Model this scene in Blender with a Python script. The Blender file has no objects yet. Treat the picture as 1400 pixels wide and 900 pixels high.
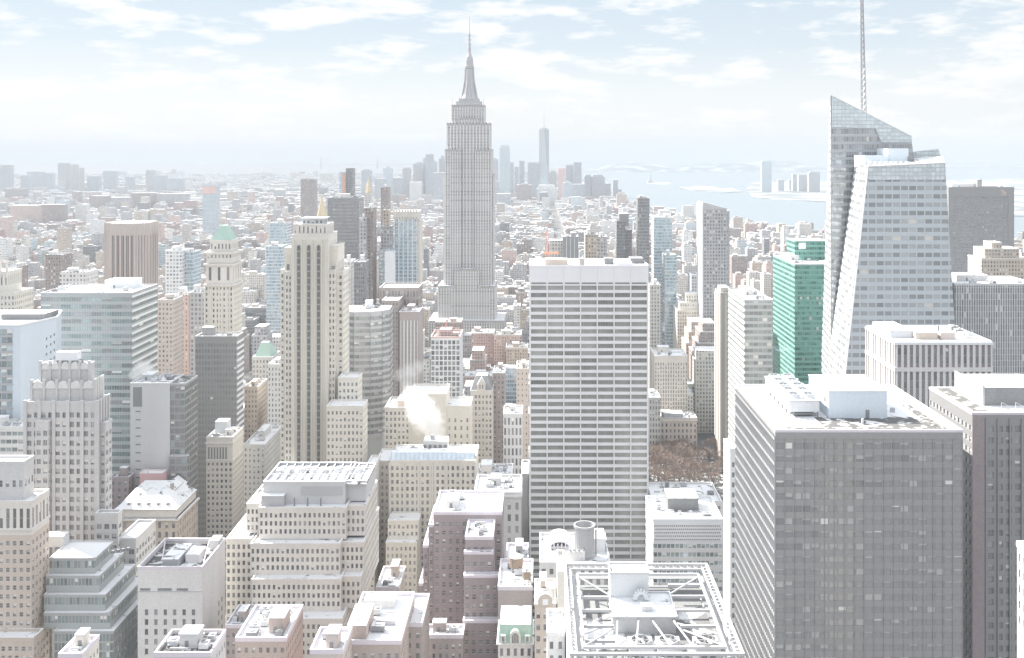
import bpy, math, random
from mathutils import Vector
R = math.radians
rnd = random.Random(7)
SC = bpy.context.scene
COL = SC.collection

# ------------------------------------------------------------ camera
EYE = 265.0          # metres above the streets
F = 1390.0           # focal length in pixels of the 1400 px wide photograph
CX, CY = 735.0, 210.0
cam_d = bpy.data.cameras.new('camera')
cam = bpy.data.objects.new('camera', cam_d)
COL.objects.link(cam)
cam.location = (0, 0, EYE)
cam.rotation_euler = (R(90), 0, 0)
cam_d.sensor_width = 36
cam_d.lens = F / 1400 * 36
cam_d.shift_x = (700 - CX) / 1400
cam_d.shift_y = -(450 - CY) / 1400
cam_d.clip_start = 1
cam_d.clip_end = 200000
SC.camera = cam

# ------------------------------------------------------------ light
SUN_EL, SUN_AZ = 40.0, -52.0       # elevation; azimuth from +Y (south), negative = towards -X
world = bpy.data.worlds.new('World')
SC.world = world
world.use_nodes = True
wn, wl = world.node_tree.nodes, world.node_tree.links
wn.clear()
w_out = wn.new('ShaderNodeOutputWorld')
w_bg = wn.new('ShaderNodeBackground')
sky = wn.new('ShaderNodeTexSky')
sky.sky_type = 'NISHITA'
sky.sun_disc = False
sky.sun_elevation = R(SUN_EL)
sky.sun_rotation = R(SUN_AZ)
sky.air_density = 1.0
sky.dust_density = 0.6
sky.altitude = 200
tc = wn.new('ShaderNodeTexCoord')
mp = wn.new('ShaderNodeMapping')
mp.inputs['Scale'].default_value = (5.5, 5.5, 21.0)
mp.inputs['Location'].default_value = (1.3, 0.4, 2.1)
nz = wn.new('ShaderNodeTexNoise')
nz.inputs['Scale'].default_value = 2.15
nz.inputs['Detail'].default_value = 7.0
nz.inputs['Roughness'].default_value = 0.6
cr = wn.new('ShaderNodeValToRGB')
cr.color_ramp.elements[0].position = 0.49
cr.color_ramp.elements[0].color = (0, 0, 0, 1)
cr.color_ramp.elements[1].position = 0.60
cr.color_ramp.elements[1].color = (1, 1, 1, 1)
sep = wn.new('ShaderNodeSeparateXYZ')
hz_mix = wn.new('ShaderNodeMix'); hz_mix.data_type = 'RGBA'
cl_mix = wn.new('ShaderNodeMix'); cl_mix.data_type = 'RGBA'
# thin high winter haze over the clear sky: milky at the horizon, pale blue above it, brightened overhead, out of view, as added fill light
thin = wn.new('ShaderNodeValToRGB')
te = thin.color_ramp.elements
te[0].position = 0.0; te[0].color = (0.43, 0.42, 0.41, 1)
te[1].position = 1.0; te[1].color = (0.80, 0.82, 0.85, 1)
for pos_, col_ in ((0.055, (0.412, 0.417, 0.422, 1)), (0.10, (0.335, 0.37, 0.40, 1)), (0.17, (0.285, 0.337, 0.385, 1)), (0.45, (0.66, 0.69, 0.73, 1))):
    e_ = te.new(pos_); e_.color = col_
thin_s = wn.new('ShaderNodeVectorMath'); thin_s.operation = 'SCALE'; thin_s.inputs['Scale'].default_value = 10.0
hz_mix.inputs['Factor'].default_value = 0.92
CLOUD = (5.1, 5.0, 4.9, 1)
cl_mix.inputs['B'].default_value = CLOUD
cl_s = wn.new('ShaderNodeMath'); cl_s.operation = 'MULTIPLY'; cl_s.inputs[1].default_value = 0.78
wl.new(tc.outputs['Generated'], mp.inputs['Vector'])
wl.new(mp.outputs['Vector'], nz.inputs['Vector'])
wl.new(nz.outputs['Fac'], cr.inputs['Fac'])
wl.new(tc.outputs['Generated'], sep.inputs['Vector'])
wl.new(sep.outputs['Z'], thin.inputs['Fac'])
wl.new(thin.outputs['Color'], thin_s.inputs[0])
wl.new(thin_s.outputs['Vector'], hz_mix.inputs['B'])
wl.new(sky.outputs['Color'], hz_mix.inputs['A'])
wl.new(hz_mix.outputs['Result'], cl_mix.inputs['A'])
wl.new(cr.outputs['Color'], cl_s.inputs[0])
wl.new(cl_s.outputs[0], cl_mix.inputs['Factor'])
wl.new(cl_mix.outputs['Result'], w_bg.inputs['Color'])
wl.new(w_bg.outputs['Background'], w_out.inputs['Surface'])
w_bg.inputs['Strength'].default_value = 0.087

sun_d = bpy.data.lights.new('sun', 'SUN')
sun_d.energy = 5.0
sun_d.angle = R(0.5)
sun_d.color = (1.0, 0.95, 0.87)
sun = bpy.data.objects.new('sun', sun_d)
COL.objects.link(sun)
ts = Vector((math.sin(R(SUN_AZ)) * math.cos(R(SUN_EL)), math.cos(R(SUN_AZ)) * math.cos(R(SUN_EL)), math.sin(R(SUN_EL))))
sun.rotation_euler = ts.to_track_quat('Z', 'Y').to_euler()
sun.location = (0, 0, 900)

vs = SC.view_settings
vs.view_transform = 'Standard'
vs.look = 'None'
vs.exposure = 1.36
vs.gamma = 1.0
SC.cycles.max_bounces = 6
SC.cycles.volume_bounces = 3
SC.cycles.transparent_max_bounces = 16
SC.cycles.use_denoising = True

HAZE_DENSITY = 0.98e-4
HAZE_COLOR = (0.425, 0.465, 0.51, 1)

# ------------------------------------------------------------ pixel helpers (measuring only)
def PX(x, D): return (x - CX) / F * D
def PZ(y, D): return EYE - (y - CY) / F * D

# ------------------------------------------------------------ materials
MATS = {}
def _mat(name):
    m = bpy.data.materials.new(name); m.use_nodes = True
    MATS[name] = m
    return m, m.node_tree.nodes, m.node_tree.links, m.node_tree.nodes['Principled BSDF']

def _wear(n, l, col, amount=0.16, scale=0.05, streak=True):
    """base colour broken up by soot, damp streaks and grain"""
    g = n.new('ShaderNodeNewGeometry')
    mp = n.new('ShaderNodeMapping'); mp.inputs['Scale'].default_value = (1, 1, 0.22 if streak else 1)
    l.new(g.outputs['Position'], mp.inputs['Vector'])
    a = n.new('ShaderNodeTexNoise'); a.inputs['Scale'].default_value = scale; a.inputs['Detail'].default_value = 6
    a.inputs['Roughness'].default_value = 0.65
    l.new(mp.outputs['Vector'], a.inputs['Vector'])
    b = n.new('ShaderNodeTexNoise'); b.inputs['Scale'].default_value = 1.7; b.inputs['Detail'].default_value = 3
    l.new(g.outputs['Position'], b.inputs['Vector'])
    ad = n.new('ShaderNodeMath'); ad.operation = 'ADD'
    l.new(a.outputs['Fac'], ad.inputs[0]); l.new(b.outputs['Fac'], ad.inputs[1])
    mr = n.new('ShaderNodeMapRange')
    mr.inputs['From Min'].default_value = 0.7; mr.inputs['From Max'].default_value = 1.3
    mr.inputs['To Min'].default_value = 1 - amount; mr.inputs['To Max'].default_value = 1 + amount * 0.6
    l.new(ad.outputs[0], mr.inputs['Value'])
    mx = n.new('ShaderNodeMix'); mx.data_type = 'RGBA'; mx.blend_type = 'MULTIPLY'
    mx.inputs['Factor'].default_value = 1
    mx.inputs['A'].default_value = (*col, 1)
    l.new(mr.outputs['Result'], mx.inputs['B'])
    return mx.outputs['Result']

def wall_mat(name, col, amount=0.16, rough=0.85, scale=0.05, metal=0.0, spec=0.3):
    m, n, l, p = _mat(name)
    l.new(_wear(n, l, col, amount, scale), p.inputs['Base Color'])
    p.inputs['Roughness'].default_value = rough
    p.inputs['Metallic'].default_value = metal
    p.inputs['Specular IOR Level'].default_value = spec
    return name

def glass_mat(name, col, rough=0.1, metal=0.12, var=0.4):
    """coated window glass: dark body with a strong mirror-like coat; each pane a little different"""
    m, n, l, p = _mat(name)
    oi = n.new('ShaderNodeObjectInfo')
    g = n.new('ShaderNodeNewGeometry')
    vn = n.new('ShaderNodeTexNoise'); vn.inputs['Scale'].default_value = 0.35
    l.new(g.outputs['Position'], vn.inputs['Vector'])
    ad = n.new('ShaderNodeMath'); ad.operation = 'ADD'
    l.new(oi.outputs['Random'], ad.inputs[0]); l.new(vn.outputs['Fac'], ad.inputs[1])
    mr = n.new('ShaderNodeMapRange')
    mr.inputs['From Min'].default_value = 0.3; mr.inputs['From Max'].default_value = 1.5
    mr.inputs['To Min'].default_value = 1 - var; mr.inputs['To Max'].default_value = 1 + var
    l.new(ad.outputs[0], mr.inputs['Value'])
    mx = n.new('ShaderNodeMix'); mx.data_type = 'RGBA'; mx.blend_type = 'MULTIPLY'
    mx.inputs['Factor'].default_value = 1
    mx.inputs['A'].default_value = (*col, 1)
    l.new(mr.outputs['Result'], mx.inputs['B'])
    l.new(mx.outputs['Result'], p.inputs['Base Color'])
    p.inputs['Roughness'].default_value = rough
    p.inputs['Metallic'].default_value = metal
    bn = n.new('ShaderNodeTexNoise'); bn.inputs['Scale'].default_value = 0.45; bn.inputs['Detail'].default_value = 2
    l.new(g.outputs['Position'], bn.inputs['Vector'])
    bp = n.new('ShaderNodeBump'); bp.inputs['Strength'].default_value = 0.12; bp.inputs['Distance'].default_value = 0.5
    l.new(bn.outputs['Fac'], bp.inputs['Height']); l.new(bp.outputs['Normal'], p.inputs['Normal'])
    return name

def snow_mat(name, cover=0.5, scale=0.12, bare=(0.30, 0.29, 0.28)):
    m, n, l, p = _mat(name)
    g = n.new('ShaderNodeNewGeometry')
    a = n.new('ShaderNodeTexNoise'); a.inputs['Scale'].default_value = scale; a.inputs['Detail'].default_value = 8
    a.inputs['Roughness'].default_value = 0.6; a.inputs['Distortion'].default_value = 0.6
    l.new(g.outputs['Position'], a.inputs['Vector'])
    r = n.new('ShaderNodeValToRGB')
    r.color_ramp.elements[0].position = max(0, 0.5 - cover * 0.35 - 0.03); r.color_ramp.elements[0].color = (*bare, 1)
    r.color_ramp.elements[1].position = max(0.02, 0.5 - cover * 0.35 + 0.05); r.color_ramp.elements[1].color = (0.70, 0.715, 0.74, 1)
    l.new(a.outputs['Fac'], r.inputs['Fac'])
    l.new(r.outputs['Color'], p.inputs['Base Color'])
    p.inputs['Roughness'].default_value = 0.9
    b = n.new('ShaderNodeTexNoise'); b.inputs['Scale'].default_value = 0.8; b.inputs['Detail'].default_value = 5
    l.new(g.outputs['Position'], b.inputs['Vector'])
    bp = n.new('ShaderNodeBump'); bp.inputs['Strength'].default_value = 0.35; bp.inputs['Distance'].default_value = 0.3
    l.new(b.outputs['Fac'], bp.inputs['Height']); l.new(bp.outputs['Normal'], p.inputs['Normal'])
    return name

def facade_mat(name, wall, glass, pu=3.0, pv=3.8, fw=0.55, fh=0.6, var=0.5, rough=0.35, metal=0.0, amount=0.14, off=0.2, bright=0.12):
    """rows and columns of windows measured on the wall in metres, every window cell with its own tone"""
    m, n, l, p = _mat(name)
    g = n.new('ShaderNodeNewGeometry')
    sp = n.new('ShaderNodeSeparateXYZ'); l.new(g.outputs['Position'], sp.inputs[0])
    sn = n.new('ShaderNodeSeparateXYZ'); l.new(g.outputs['True Normal'], sn.inputs[0])
    def M(op, a, b=None, c=None):
        k = n.new('ShaderNodeMath'); k.operation = op
        for i, v in enumerate((a, b, c)):
            if v is None: continue
            if isinstance(v, (int, float)): k.inputs[i].default_value = v
            else: l.new(v, k.inputs[i])
        return k.outputs[0]
    ax = M('ABSOLUTE', sn.outputs['X']); ay = M('ABSOLUTE', sn.outputs['Y'])
    side = M('GREATER_THAN', ax, ay)
    u = M('ADD', M('MULTIPLY', sp.outputs['Y'], side), M('MULTIPLY', sp.outputs['X'], M('SUBTRACT', 1.0, side)))
    u = M('ADD', M('DIVIDE', u, pu), off)
    v = M('DIVIDE', sp.outputs['Z'], pv)
    fu = M('FRACT', u); fv = M('FRACT', v)
    def band(f, w): return M('LESS_THAN', M('ABSOLUTE', M('SUBTRACT', f, 0.5)), w / 2)
    mask = M('MULTIPLY', band(fu, fw), band(fv, fh))
    cv = n.new('ShaderNodeCombineXYZ')
    l.new(M('FLOOR', u), cv.inputs[0]); l.new(M('FLOOR', v), cv.inputs[1]); l.new(side, cv.inputs[2])
    wn_ = n.new('ShaderNodeTexWhiteNoise'); wn_.noise_dimensions = '3D'; l.new(cv.outputs[0], wn_.inputs['Vector'])
    gc = n.new('ShaderNodeMix'); gc.data_type = 'RGBA'; gc.blend_type = 'MULTIPLY'; gc.inputs['Factor'].default_value = 1
    gc.inputs['A'].default_value = (*glass, 1)
    mr = n.new('ShaderNodeMapRange'); mr.inputs['To Min'].default_value = 1 - var; mr.inputs['To Max'].default_value = 1 + var
    l.new(wn_.outputs['Value'], mr.inputs['Value']); l.new(mr.outputs['Result'], gc.inputs['B'])
    bl = n.new('ShaderNodeMix'); bl.data_type = 'RGBA'
    bl.inputs['B'].default_value = (0.62, 0.6, 0.56, 1)        # drawn blinds
    l.new(gc.outputs['Result'], bl.inputs['A'])
    l.new(M('GREATER_THAN', wn_.outputs['Value'], 1 - bright), bl.inputs['Factor'])
    wc = _wear(n, l, wall, amount)
    mx = n.new('ShaderNodeMix'); mx.data_type = 'RGBA'
    l.new(mask, mx.inputs['Factor']); l.new(wc, mx.inputs['A']); l.new(bl.outputs['Result'], mx.inputs['B'])
    l.new(mx.outputs['Result'], p.inputs['Base Color'])
    l.new(M('SUBTRACT', 0.85, M('MULTIPLY', mask, 0.85 - rough)), p.inputs['Roughness'])
    l.new(M('MULTIPLY', mask, metal), p.inputs['Metallic'])
    bp = n.new('ShaderNodeBump'); bp.invert = True; bp.inputs['Strength'].default_value = 0.6; bp.inputs['Distance'].default_value = 0.25
    l.new(mask, bp.inputs['Height']); l.new(bp.outputs['Normal'], p.inputs['Normal'])
    return name

# plain walls
wall_mat('limestone', (0.65, 0.62, 0.58))
wall_mat('warm_limestone', (0.66, 0.63, 0.575))
wall_mat('pale_stone', (0.66, 0.655, 0.65))
wall_mat('grey_stone', (0.54, 0.535, 0.535))
wall_mat('concrete', (0.54, 0.545, 0.55), 0.10)
wall_mat('white_panel', (0.74, 0.755, 0.78), 0.06)
wall_mat('blue_white_panel', (0.60, 0.665, 0.73), 0.07)
wall_mat('travertine', (0.76, 0.76, 0.775), 0.07)
wall_mat('tan_brick', (0.54, 0.475, 0.42))
wall_mat('brown_brick', (0.40, 0.355, 0.345))
wall_mat('dark_brick', (0.35, 0.305, 0.31))
wall_mat('pink_brick', (0.54, 0.48, 0.45))
wall_mat('red_brick', (0.44, 0.375, 0.35))
wall_mat('bronze_metal', (0.33, 0.328, 0.332), 0.08, 0.45, metal=0.2)
wall_mat('black_metal', (0.315, 0.315, 0.32), 0.08, 0.4, metal=0.2)
wall_mat('mullion_grey', (0.33, 0.335, 0.345), 0.06, 0.4, metal=0.3)
wall_mat('green_metal', (0.41, 0.43, 0.43), 0.08, 0.5)
wall_mat('steel', (0.45, 0.455, 0.47), 0.10, 0.45, metal=0.25)
wall_mat('white_steel', (0.50, 0.50, 0.51), 0.08, 0.5)
wall_mat('lilac_coping', (0.64, 0.595, 0.645), 0.08)
wall_mat('copper_green', (0.40, 0.535, 0.48), 0.15)
wall_mat('gold_leaf', (0.66, 0.56, 0.38), 0.1, 0.35, metal=0.3)
wall_mat('red_paint', (0.58, 0.25, 0.22), 0.08)
wall_mat('orange_paint', (0.66, 0.36, 0.27), 0.06)
wall_mat('salmon_net', (0.70, 0.50, 0.47), 0.1)
wall_mat('dark_machinery', (0.25, 0.255, 0.26), 0.2, 0.6)
wall_mat('pale_machinery', (0.58, 0.60, 0.62), 0.12, 0.5)
wall_mat('groove_dark', (0.16, 0.16, 0.165), 0.1, 0.5)
wall_mat('timber', (0.30, 0.24, 0.19), 0.25)
wall_mat('bark', (0.24, 0.19, 0.165), 0.25)
wall_mat('twig', (0.31, 0.245, 0.215), 0.3)
wall_mat('pink_metal_roof', (0.62, 0.42, 0.42), 0.1)
wall_mat('yellow_paint', (0.75, 0.55, 0.10), 0.05, 0.4)
wall_mat('car_white', (0.75, 0.75, 0.75), 0.05, 0.4)
wall_mat('car_dark', (0.10, 0.10, 0.11), 0.05, 0.4)
wall_mat('tyre', (0.03, 0.03, 0.03), 0.05, 0.8)
glass_mat('pane_dark', (0.22, 0.222, 0.23))
glass_mat('pane_mid', (0.29, 0.295, 0.305))
glass_mat('pane_blue', (0.40, 0.46, 0.51), 0.1, 0.35)
glass_mat('pane_bronze', (0.275, 0.275, 0.282), 0.07, 0.15, 0.16)
glass_mat('pane_green', (0.275, 0.32, 0.32), 0.1, 0.3)
glass_mat('pane_olive', (0.275, 0.278, 0.265), 0.12, 0.15, 0.4)
wall_mat('blind', (0.70, 0.69, 0.66), 0.05)
wall_mat('blind_lit_ceiling', (0.44, 0.44, 0.435), 0.08)  # dim blinds, and pale strips standing in for lit ceilings
snow_mat('snow', 0.40, 0.22, (0.14, 0.14, 0.145))
snow_mat('snow_patchy', 0.24, 0.16, (0.13, 0.128, 0.125))
snow_mat('snow_far', 0.02, 0.045, (0.13, 0.132, 0.14))
snow_mat('snow_thin', -0.12, 0.2, (0.12, 0.12, 0.12))
snow_mat('snow_yard', 0.02, 0.09, (0.17, 0.17, 0.175))
snow_mat('snow_grit', -0.15, 0.35, (0.12, 0.117, 0.113))
snow_mat('city_ground', -0.45, 0.05, (0.13, 0.13, 0.135))

# window-patterned walls for blocks too far for their panes to be told apart
facade_mat('fac_limestone', (0.615, 0.586, 0.546), (0.253, 0.253, 0.265), 2.9, 3.6, 0.5, 0.58)
facade_mat('fac_pale', (0.730, 0.718, 0.695), (0.302, 0.315, 0.328), 3.0, 3.6, 0.52, 0.55)
facade_mat('fac_tan', (0.546, 0.471, 0.402), (0.228, 0.228, 0.240), 2.7, 3.4, 0.46, 0.55)
facade_mat('fac_pink', (0.592, 0.465, 0.425), (0.253, 0.240, 0.246), 2.8, 3.3, 0.44, 0.52)
facade_mat('fac_red', (0.454, 0.333, 0.310), (0.215, 0.203, 0.215), 2.6, 3.3, 0.45, 0.52)
facade_mat('fac_brown', (0.350, 0.304, 0.293), (0.203, 0.203, 0.209), 2.8, 3.4, 0.46, 0.54)
facade_mat('fac_grey', (0.454, 0.454, 0.471), (0.228, 0.234, 0.246), 3.0, 3.6, 0.52, 0.55)
facade_mat('fac_white', (0.780, 0.780, 0.780), (0.378, 0.396, 0.427), 3.2, 3.6, 0.62, 0.55)
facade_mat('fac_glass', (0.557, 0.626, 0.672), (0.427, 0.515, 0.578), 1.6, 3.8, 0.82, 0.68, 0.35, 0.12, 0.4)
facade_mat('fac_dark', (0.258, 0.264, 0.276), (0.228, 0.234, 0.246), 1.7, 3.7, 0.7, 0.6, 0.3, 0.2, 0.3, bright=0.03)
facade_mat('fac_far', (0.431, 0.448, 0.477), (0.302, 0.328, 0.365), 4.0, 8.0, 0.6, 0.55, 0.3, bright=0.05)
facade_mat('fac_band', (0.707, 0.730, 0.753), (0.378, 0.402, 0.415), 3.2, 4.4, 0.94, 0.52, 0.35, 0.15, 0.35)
facade_mat('fac_band_dim', (0.47, 0.49, 0.48), (0.25, 0.27, 0.265), 3.2, 4.4, 0.94, 0.56, 0.3, 0.15, 0.3, bright=0.04)
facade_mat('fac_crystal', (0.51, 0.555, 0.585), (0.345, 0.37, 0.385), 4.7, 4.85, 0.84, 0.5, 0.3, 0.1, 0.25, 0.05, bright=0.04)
facade_mat('fac_crystal_dark', (0.419, 0.437, 0.454), (0.352, 0.371, 0.390), 1.6, 4.85, 0.9, 0.62, 0.25, 0.1, 0.5, 0.05, bright=0.02)
facade_mat('fac_crystal_crown', (0.42, 0.46, 0.475), (0.58, 0.64, 0.67), 2.6, 2.4, 0.88, 0.86, 0.12, 0.12, 0.25, 0.04, bright=0.0)
facade_mat('fac_emerald', (0.20, 0.41, 0.35), (0.145, 0.315, 0.275), 1.8, 3.9, 0.9, 0.55, 0.45, 0.08, 0.5, 0.06, bright=0.02)
facade_mat('fac_spandrel', (0.50, 0.495, 0.49), (0.36, 0.36, 0.37), 50.0, 3.7, 1.0, 0.5, 0.35, bright=0.0)
facade_mat('fac_stripe', (0.615, 0.621, 0.632), (0.215, 0.219, 0.228), 1.55, 3.9, 0.55, 0.93, 0.3, bright=0.04)
facade_mat('fac_slab', (0.281, 0.287, 0.299), (0.334, 0.340, 0.352), 1.9, 3.6, 0.75, 0.6, 0.18, 0.25, 0.3, bright=0.01)

# ------------------------------------------------------------ mesh builder
class Mesh:
    def __init__(s): s.v = []; s.f = []; s.m = []
    def quad(s, pts, mat):
        i = len(s.v); s.v += [tuple(p) for p in pts]; s.f.append(tuple(range(i, i + len(pts)))); s.m.append(mat)
    def box(s, x0, x1, y0, y1, z0, z1, mat, top=None, bottom=True):
        if x1 < x0: x0, x1 = x1, x0
        if y1 < y0: y0, y1 = y1, y0
        top = top or mat
        i = len(s.v)
        s.v += [(x0, y0, z0), (x1, y0, z0), (x1, y1, z0), (x0, y1, z0), (x0, y0, z1), (x1, y0, z1), (x1, y1, z1), (x0, y1, z1)]
        fs = [(0, 1, 5, 4), (1, 2, 6, 5), (2, 3, 7, 6), (3, 0, 4, 7)]
        for q in fs: s.f.append(tuple(i + k for k in q)); s.m.append(mat)
        s.f.append((i + 4, i + 5, i + 6, i + 7)); s.m.append(top)
        if bottom: s.f.append((i + 3, i + 2, i + 1, i)); s.m.append(mat)
    def prism(s, pts, z0, z1, mat, top=None, pts_top=None):
        """footprint (counter-clockwise from above) raised from z0 to z1"""
        t = pts_top or pts; n = len(pts); i = len(s.v)
        z1s = z1 if isinstance(z1, (list, tuple)) else [z1] * n
        s.v += [(p[0], p[1], z0) for p in pts] + [(t[k][0], t[k][1], z1s[k]) for k in range(n)]
        for k in range(n):
            j = (k + 1) % n
            s.f.append((i + k, i + j, i + n + j, i + n + k)); s.m.append(mat)
        s.f.append(tuple(i + n + k for k in range(n))); s.m.append(top or mat)
    def lathe(s, cx, cy, prof, mat, n=16, top=None, sx=1.0, sy=1.0):
        i = len(s.v)
        for r, z in prof:
            for k in range(n):
                a = 2 * math.pi * k / n
                s.v.append((cx + r * sx * math.cos(a), cy + r * sy * math.sin(a), z))
        for q in range(len(prof) - 1):
            for k in range(n):
                j = (k + 1) % n
                s.f.append((i + q * n + k, i + q * n + j, i + (q + 1) * n + j, i + (q + 1) * n + k)); s.m.append(mat)
        if prof[-1][0] > 0.01:
            b = i + (len(prof) - 1) * n
            s.f.append(tuple(b + k for k in range(n))); s.m.append(top or mat)
    def tube(s, p, q, r, mat, n=5, r2=None):
        p, q = Vector(p), Vector(q); d = q - p
        if d.length < 1e-6: return
        d.normalize()
        a = d.cross(Vector((0, 0, 1)) if abs(d.z) < 0.9 else Vector((1, 0, 0))).normalized(); b = d.cross(a)
        r2 = r if r2 is None else r2; i = len(s.v)
        for c, rr in ((p, r), (q, r2)):
            for k in range(n):
                t = 2 * math.pi * k / n
                s.v.append(tuple(c + a * (rr * math.cos(t)) + b * (rr * math.sin(t))))
        for k in range(n):
            j = (k + 1) % n
            s.f.append((i + k, i + n + k, i + n + j, i + j)); s.m.append(mat)
        s.f.append(tuple(i + k for k in range(n))); s.m.append(mat)
        s.f.append(tuple(i + n + k for k in reversed(range(n)))); s.m.append(mat)
    def data(s, name, off=(0, 0, 0)):
        me = bpy.data.meshes.new(name)
        ox, oy, oz = off
        me.from_pydata([(x - ox, y - oy, z - oz) for x, y, z in s.v], [], s.f)
        keys = list(dict.fromkeys(s.m))
        for k in keys: me.materials.append(MATS[k])
        ix = {k: i for i, k in enumerate(keys)}
        me.polygons.foreach_set('material_index', [ix[k] for k in s.m])
        me.update()
        return me

ROOT_LOC = {}
def tag(o, label=None, cat=None, group=None, kind=None):
    if label: o['label'] = label
    if cat: o['category'] = cat
    if group: o['group'] = group
    if kind: o['kind'] = kind
    return o
def base_of(parent):
    while parent.parent: parent = parent.parent
    return tuple(parent.location)
def put(name, mesh, parent=None, smooth=False, loc=None):
    """ONE mesh object; vertices given in world metres, stored about the thing's base"""
    if not mesh.f: return None
    off = base_of(parent) if parent else (loc or (0, 0, 0))
    me = mesh.data(name, off)
    if smooth: me.polygons.foreach_set('use_smooth', [True] * len(me.polygons))
    o = bpy.data.objects.new(name, me)
    COL.objects.link(o)
    if parent: o.parent = parent
    elif loc: o.location = loc
    return o
def thing(name, label, cat, loc, group=None):
    o = bpy.data.objects.new(name, None); COL.objects.link(o)
    o.empty_display_size = 2
    o.location = loc
    return tag(o, label, cat, group)

# ------------------------------------------------------------ windows
PANE = {}
def pane_mesh(w, h, var):
    """a framed pane: glass sheet, sash bar, and for some a half drawn blind, or a strip coloured like a lit ceiling, behind the glass line"""
    key = (round(w, 2), round(h, 2), var)
    if key in PANE: return PANE[key]
    m = Mesh(); glass, blind, bar, fr = var[:4]; bmat = var[4]
    m.quad([(-w/2, 0, -h/2), (w/2, 0, -h/2), (w/2, 0, h/2), (-w/2, 0, h/2)], glass)
    if blind > 0:
        m.box(-w/2 * .94, w/2 * .94, -0.05, -0.01, h/2 - h * blind, h/2 - 0.02, bmat)
    if bar == 1: m.box(-w/2, w/2, -0.09, 0.0, -0.06, 0.06, fr)
    elif bar == 2:
        m.box(-0.05, 0.05, -0.09, 0.0, -h/2, h/2, fr)
    elif bar >= 3:
        for k in range(1, bar):
            x = -w/2 + w * k / bar
            m.box(x - 0.05, x + 0.05, -0.09, 0.0, -h/2, h/2, fr)
    PANE[key] = m
    return m
PANE_DATA = {}
LIMIT = 96
def windows(parent, panes, style):
    """panes: (cx, cy, cz, ux, uy, nx, ny, w, h). The ones that show largest become parts, the rest one part"""
    if not panes: return
    glass = style.get('glass', 'pane_dark'); mid = style.get('mid', 'pane_mid'); bl = style.get('blinds', 0.25)
    bar = style.get('bar', 0); fr = style.get('frame', 'mullion_grey')
    def size(p):
        cx, cy, cz, ux, uy, nx, ny, w, h = p
        vx, vy, vz = -cx, -cy, EYE - cz
        d = math.sqrt(vx*vx + vy*vy + vz*vz)
        c = (vx*nx + vy*ny) / d
        x = CX + cx / cy * F; y = CY + (EYE - cz) / cy * F
        if c <= 0 or not (-5 < x < 1405 and 0 < y < 905): return -d
        return w * h * c / (d * d) * 1e6 * (1 + 0.02 * cz / 100)
    order = sorted(panes, key=size, reverse=True)
    rest = Mesh(); base = base_of(parent)
    for i, p in enumerate(order):
        cx, cy, cz, ux, uy, nx, ny, w, h = p
        r = rnd.random()
        var = (glass if rnd.random() < 0.66 else mid, (rnd.choice(style.get('drop', (0.35, 0.5, 0.5, 0.7))) if r < bl else 0), bar, fr, 'blind_lit_ceiling' if rnd.random() < style.get('dim', .3) else 'blind')
        m = pane_mesh(w, h, var)
        if i < LIMIT:
            key = (round(w, 2), round(h, 2), var)
            if key not in PANE_DATA: PANE_DATA[key] = m.data('window')
            o = bpy.data.objects.new('window', PANE_DATA[key]); COL.objects.link(o)
            o.parent = parent
            o.location = (cx - base[0], cy - base[1], cz - base[2])
            o.rotation_euler = (0, 0, math.atan2(uy, ux))
        else:
            k = len(rest.v)
            for (x, y, z) in m.v: rest.v.append((cx + ux*x - nx*y, cy + uy*x - ny*y, cz + z))
            for f in m.f: rest.f.append(tuple(k + q for q in f))
            rest.m += m.m
    if rest.f:
        o = put('window', rest, parent); tag(o, kind='stuff')

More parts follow.
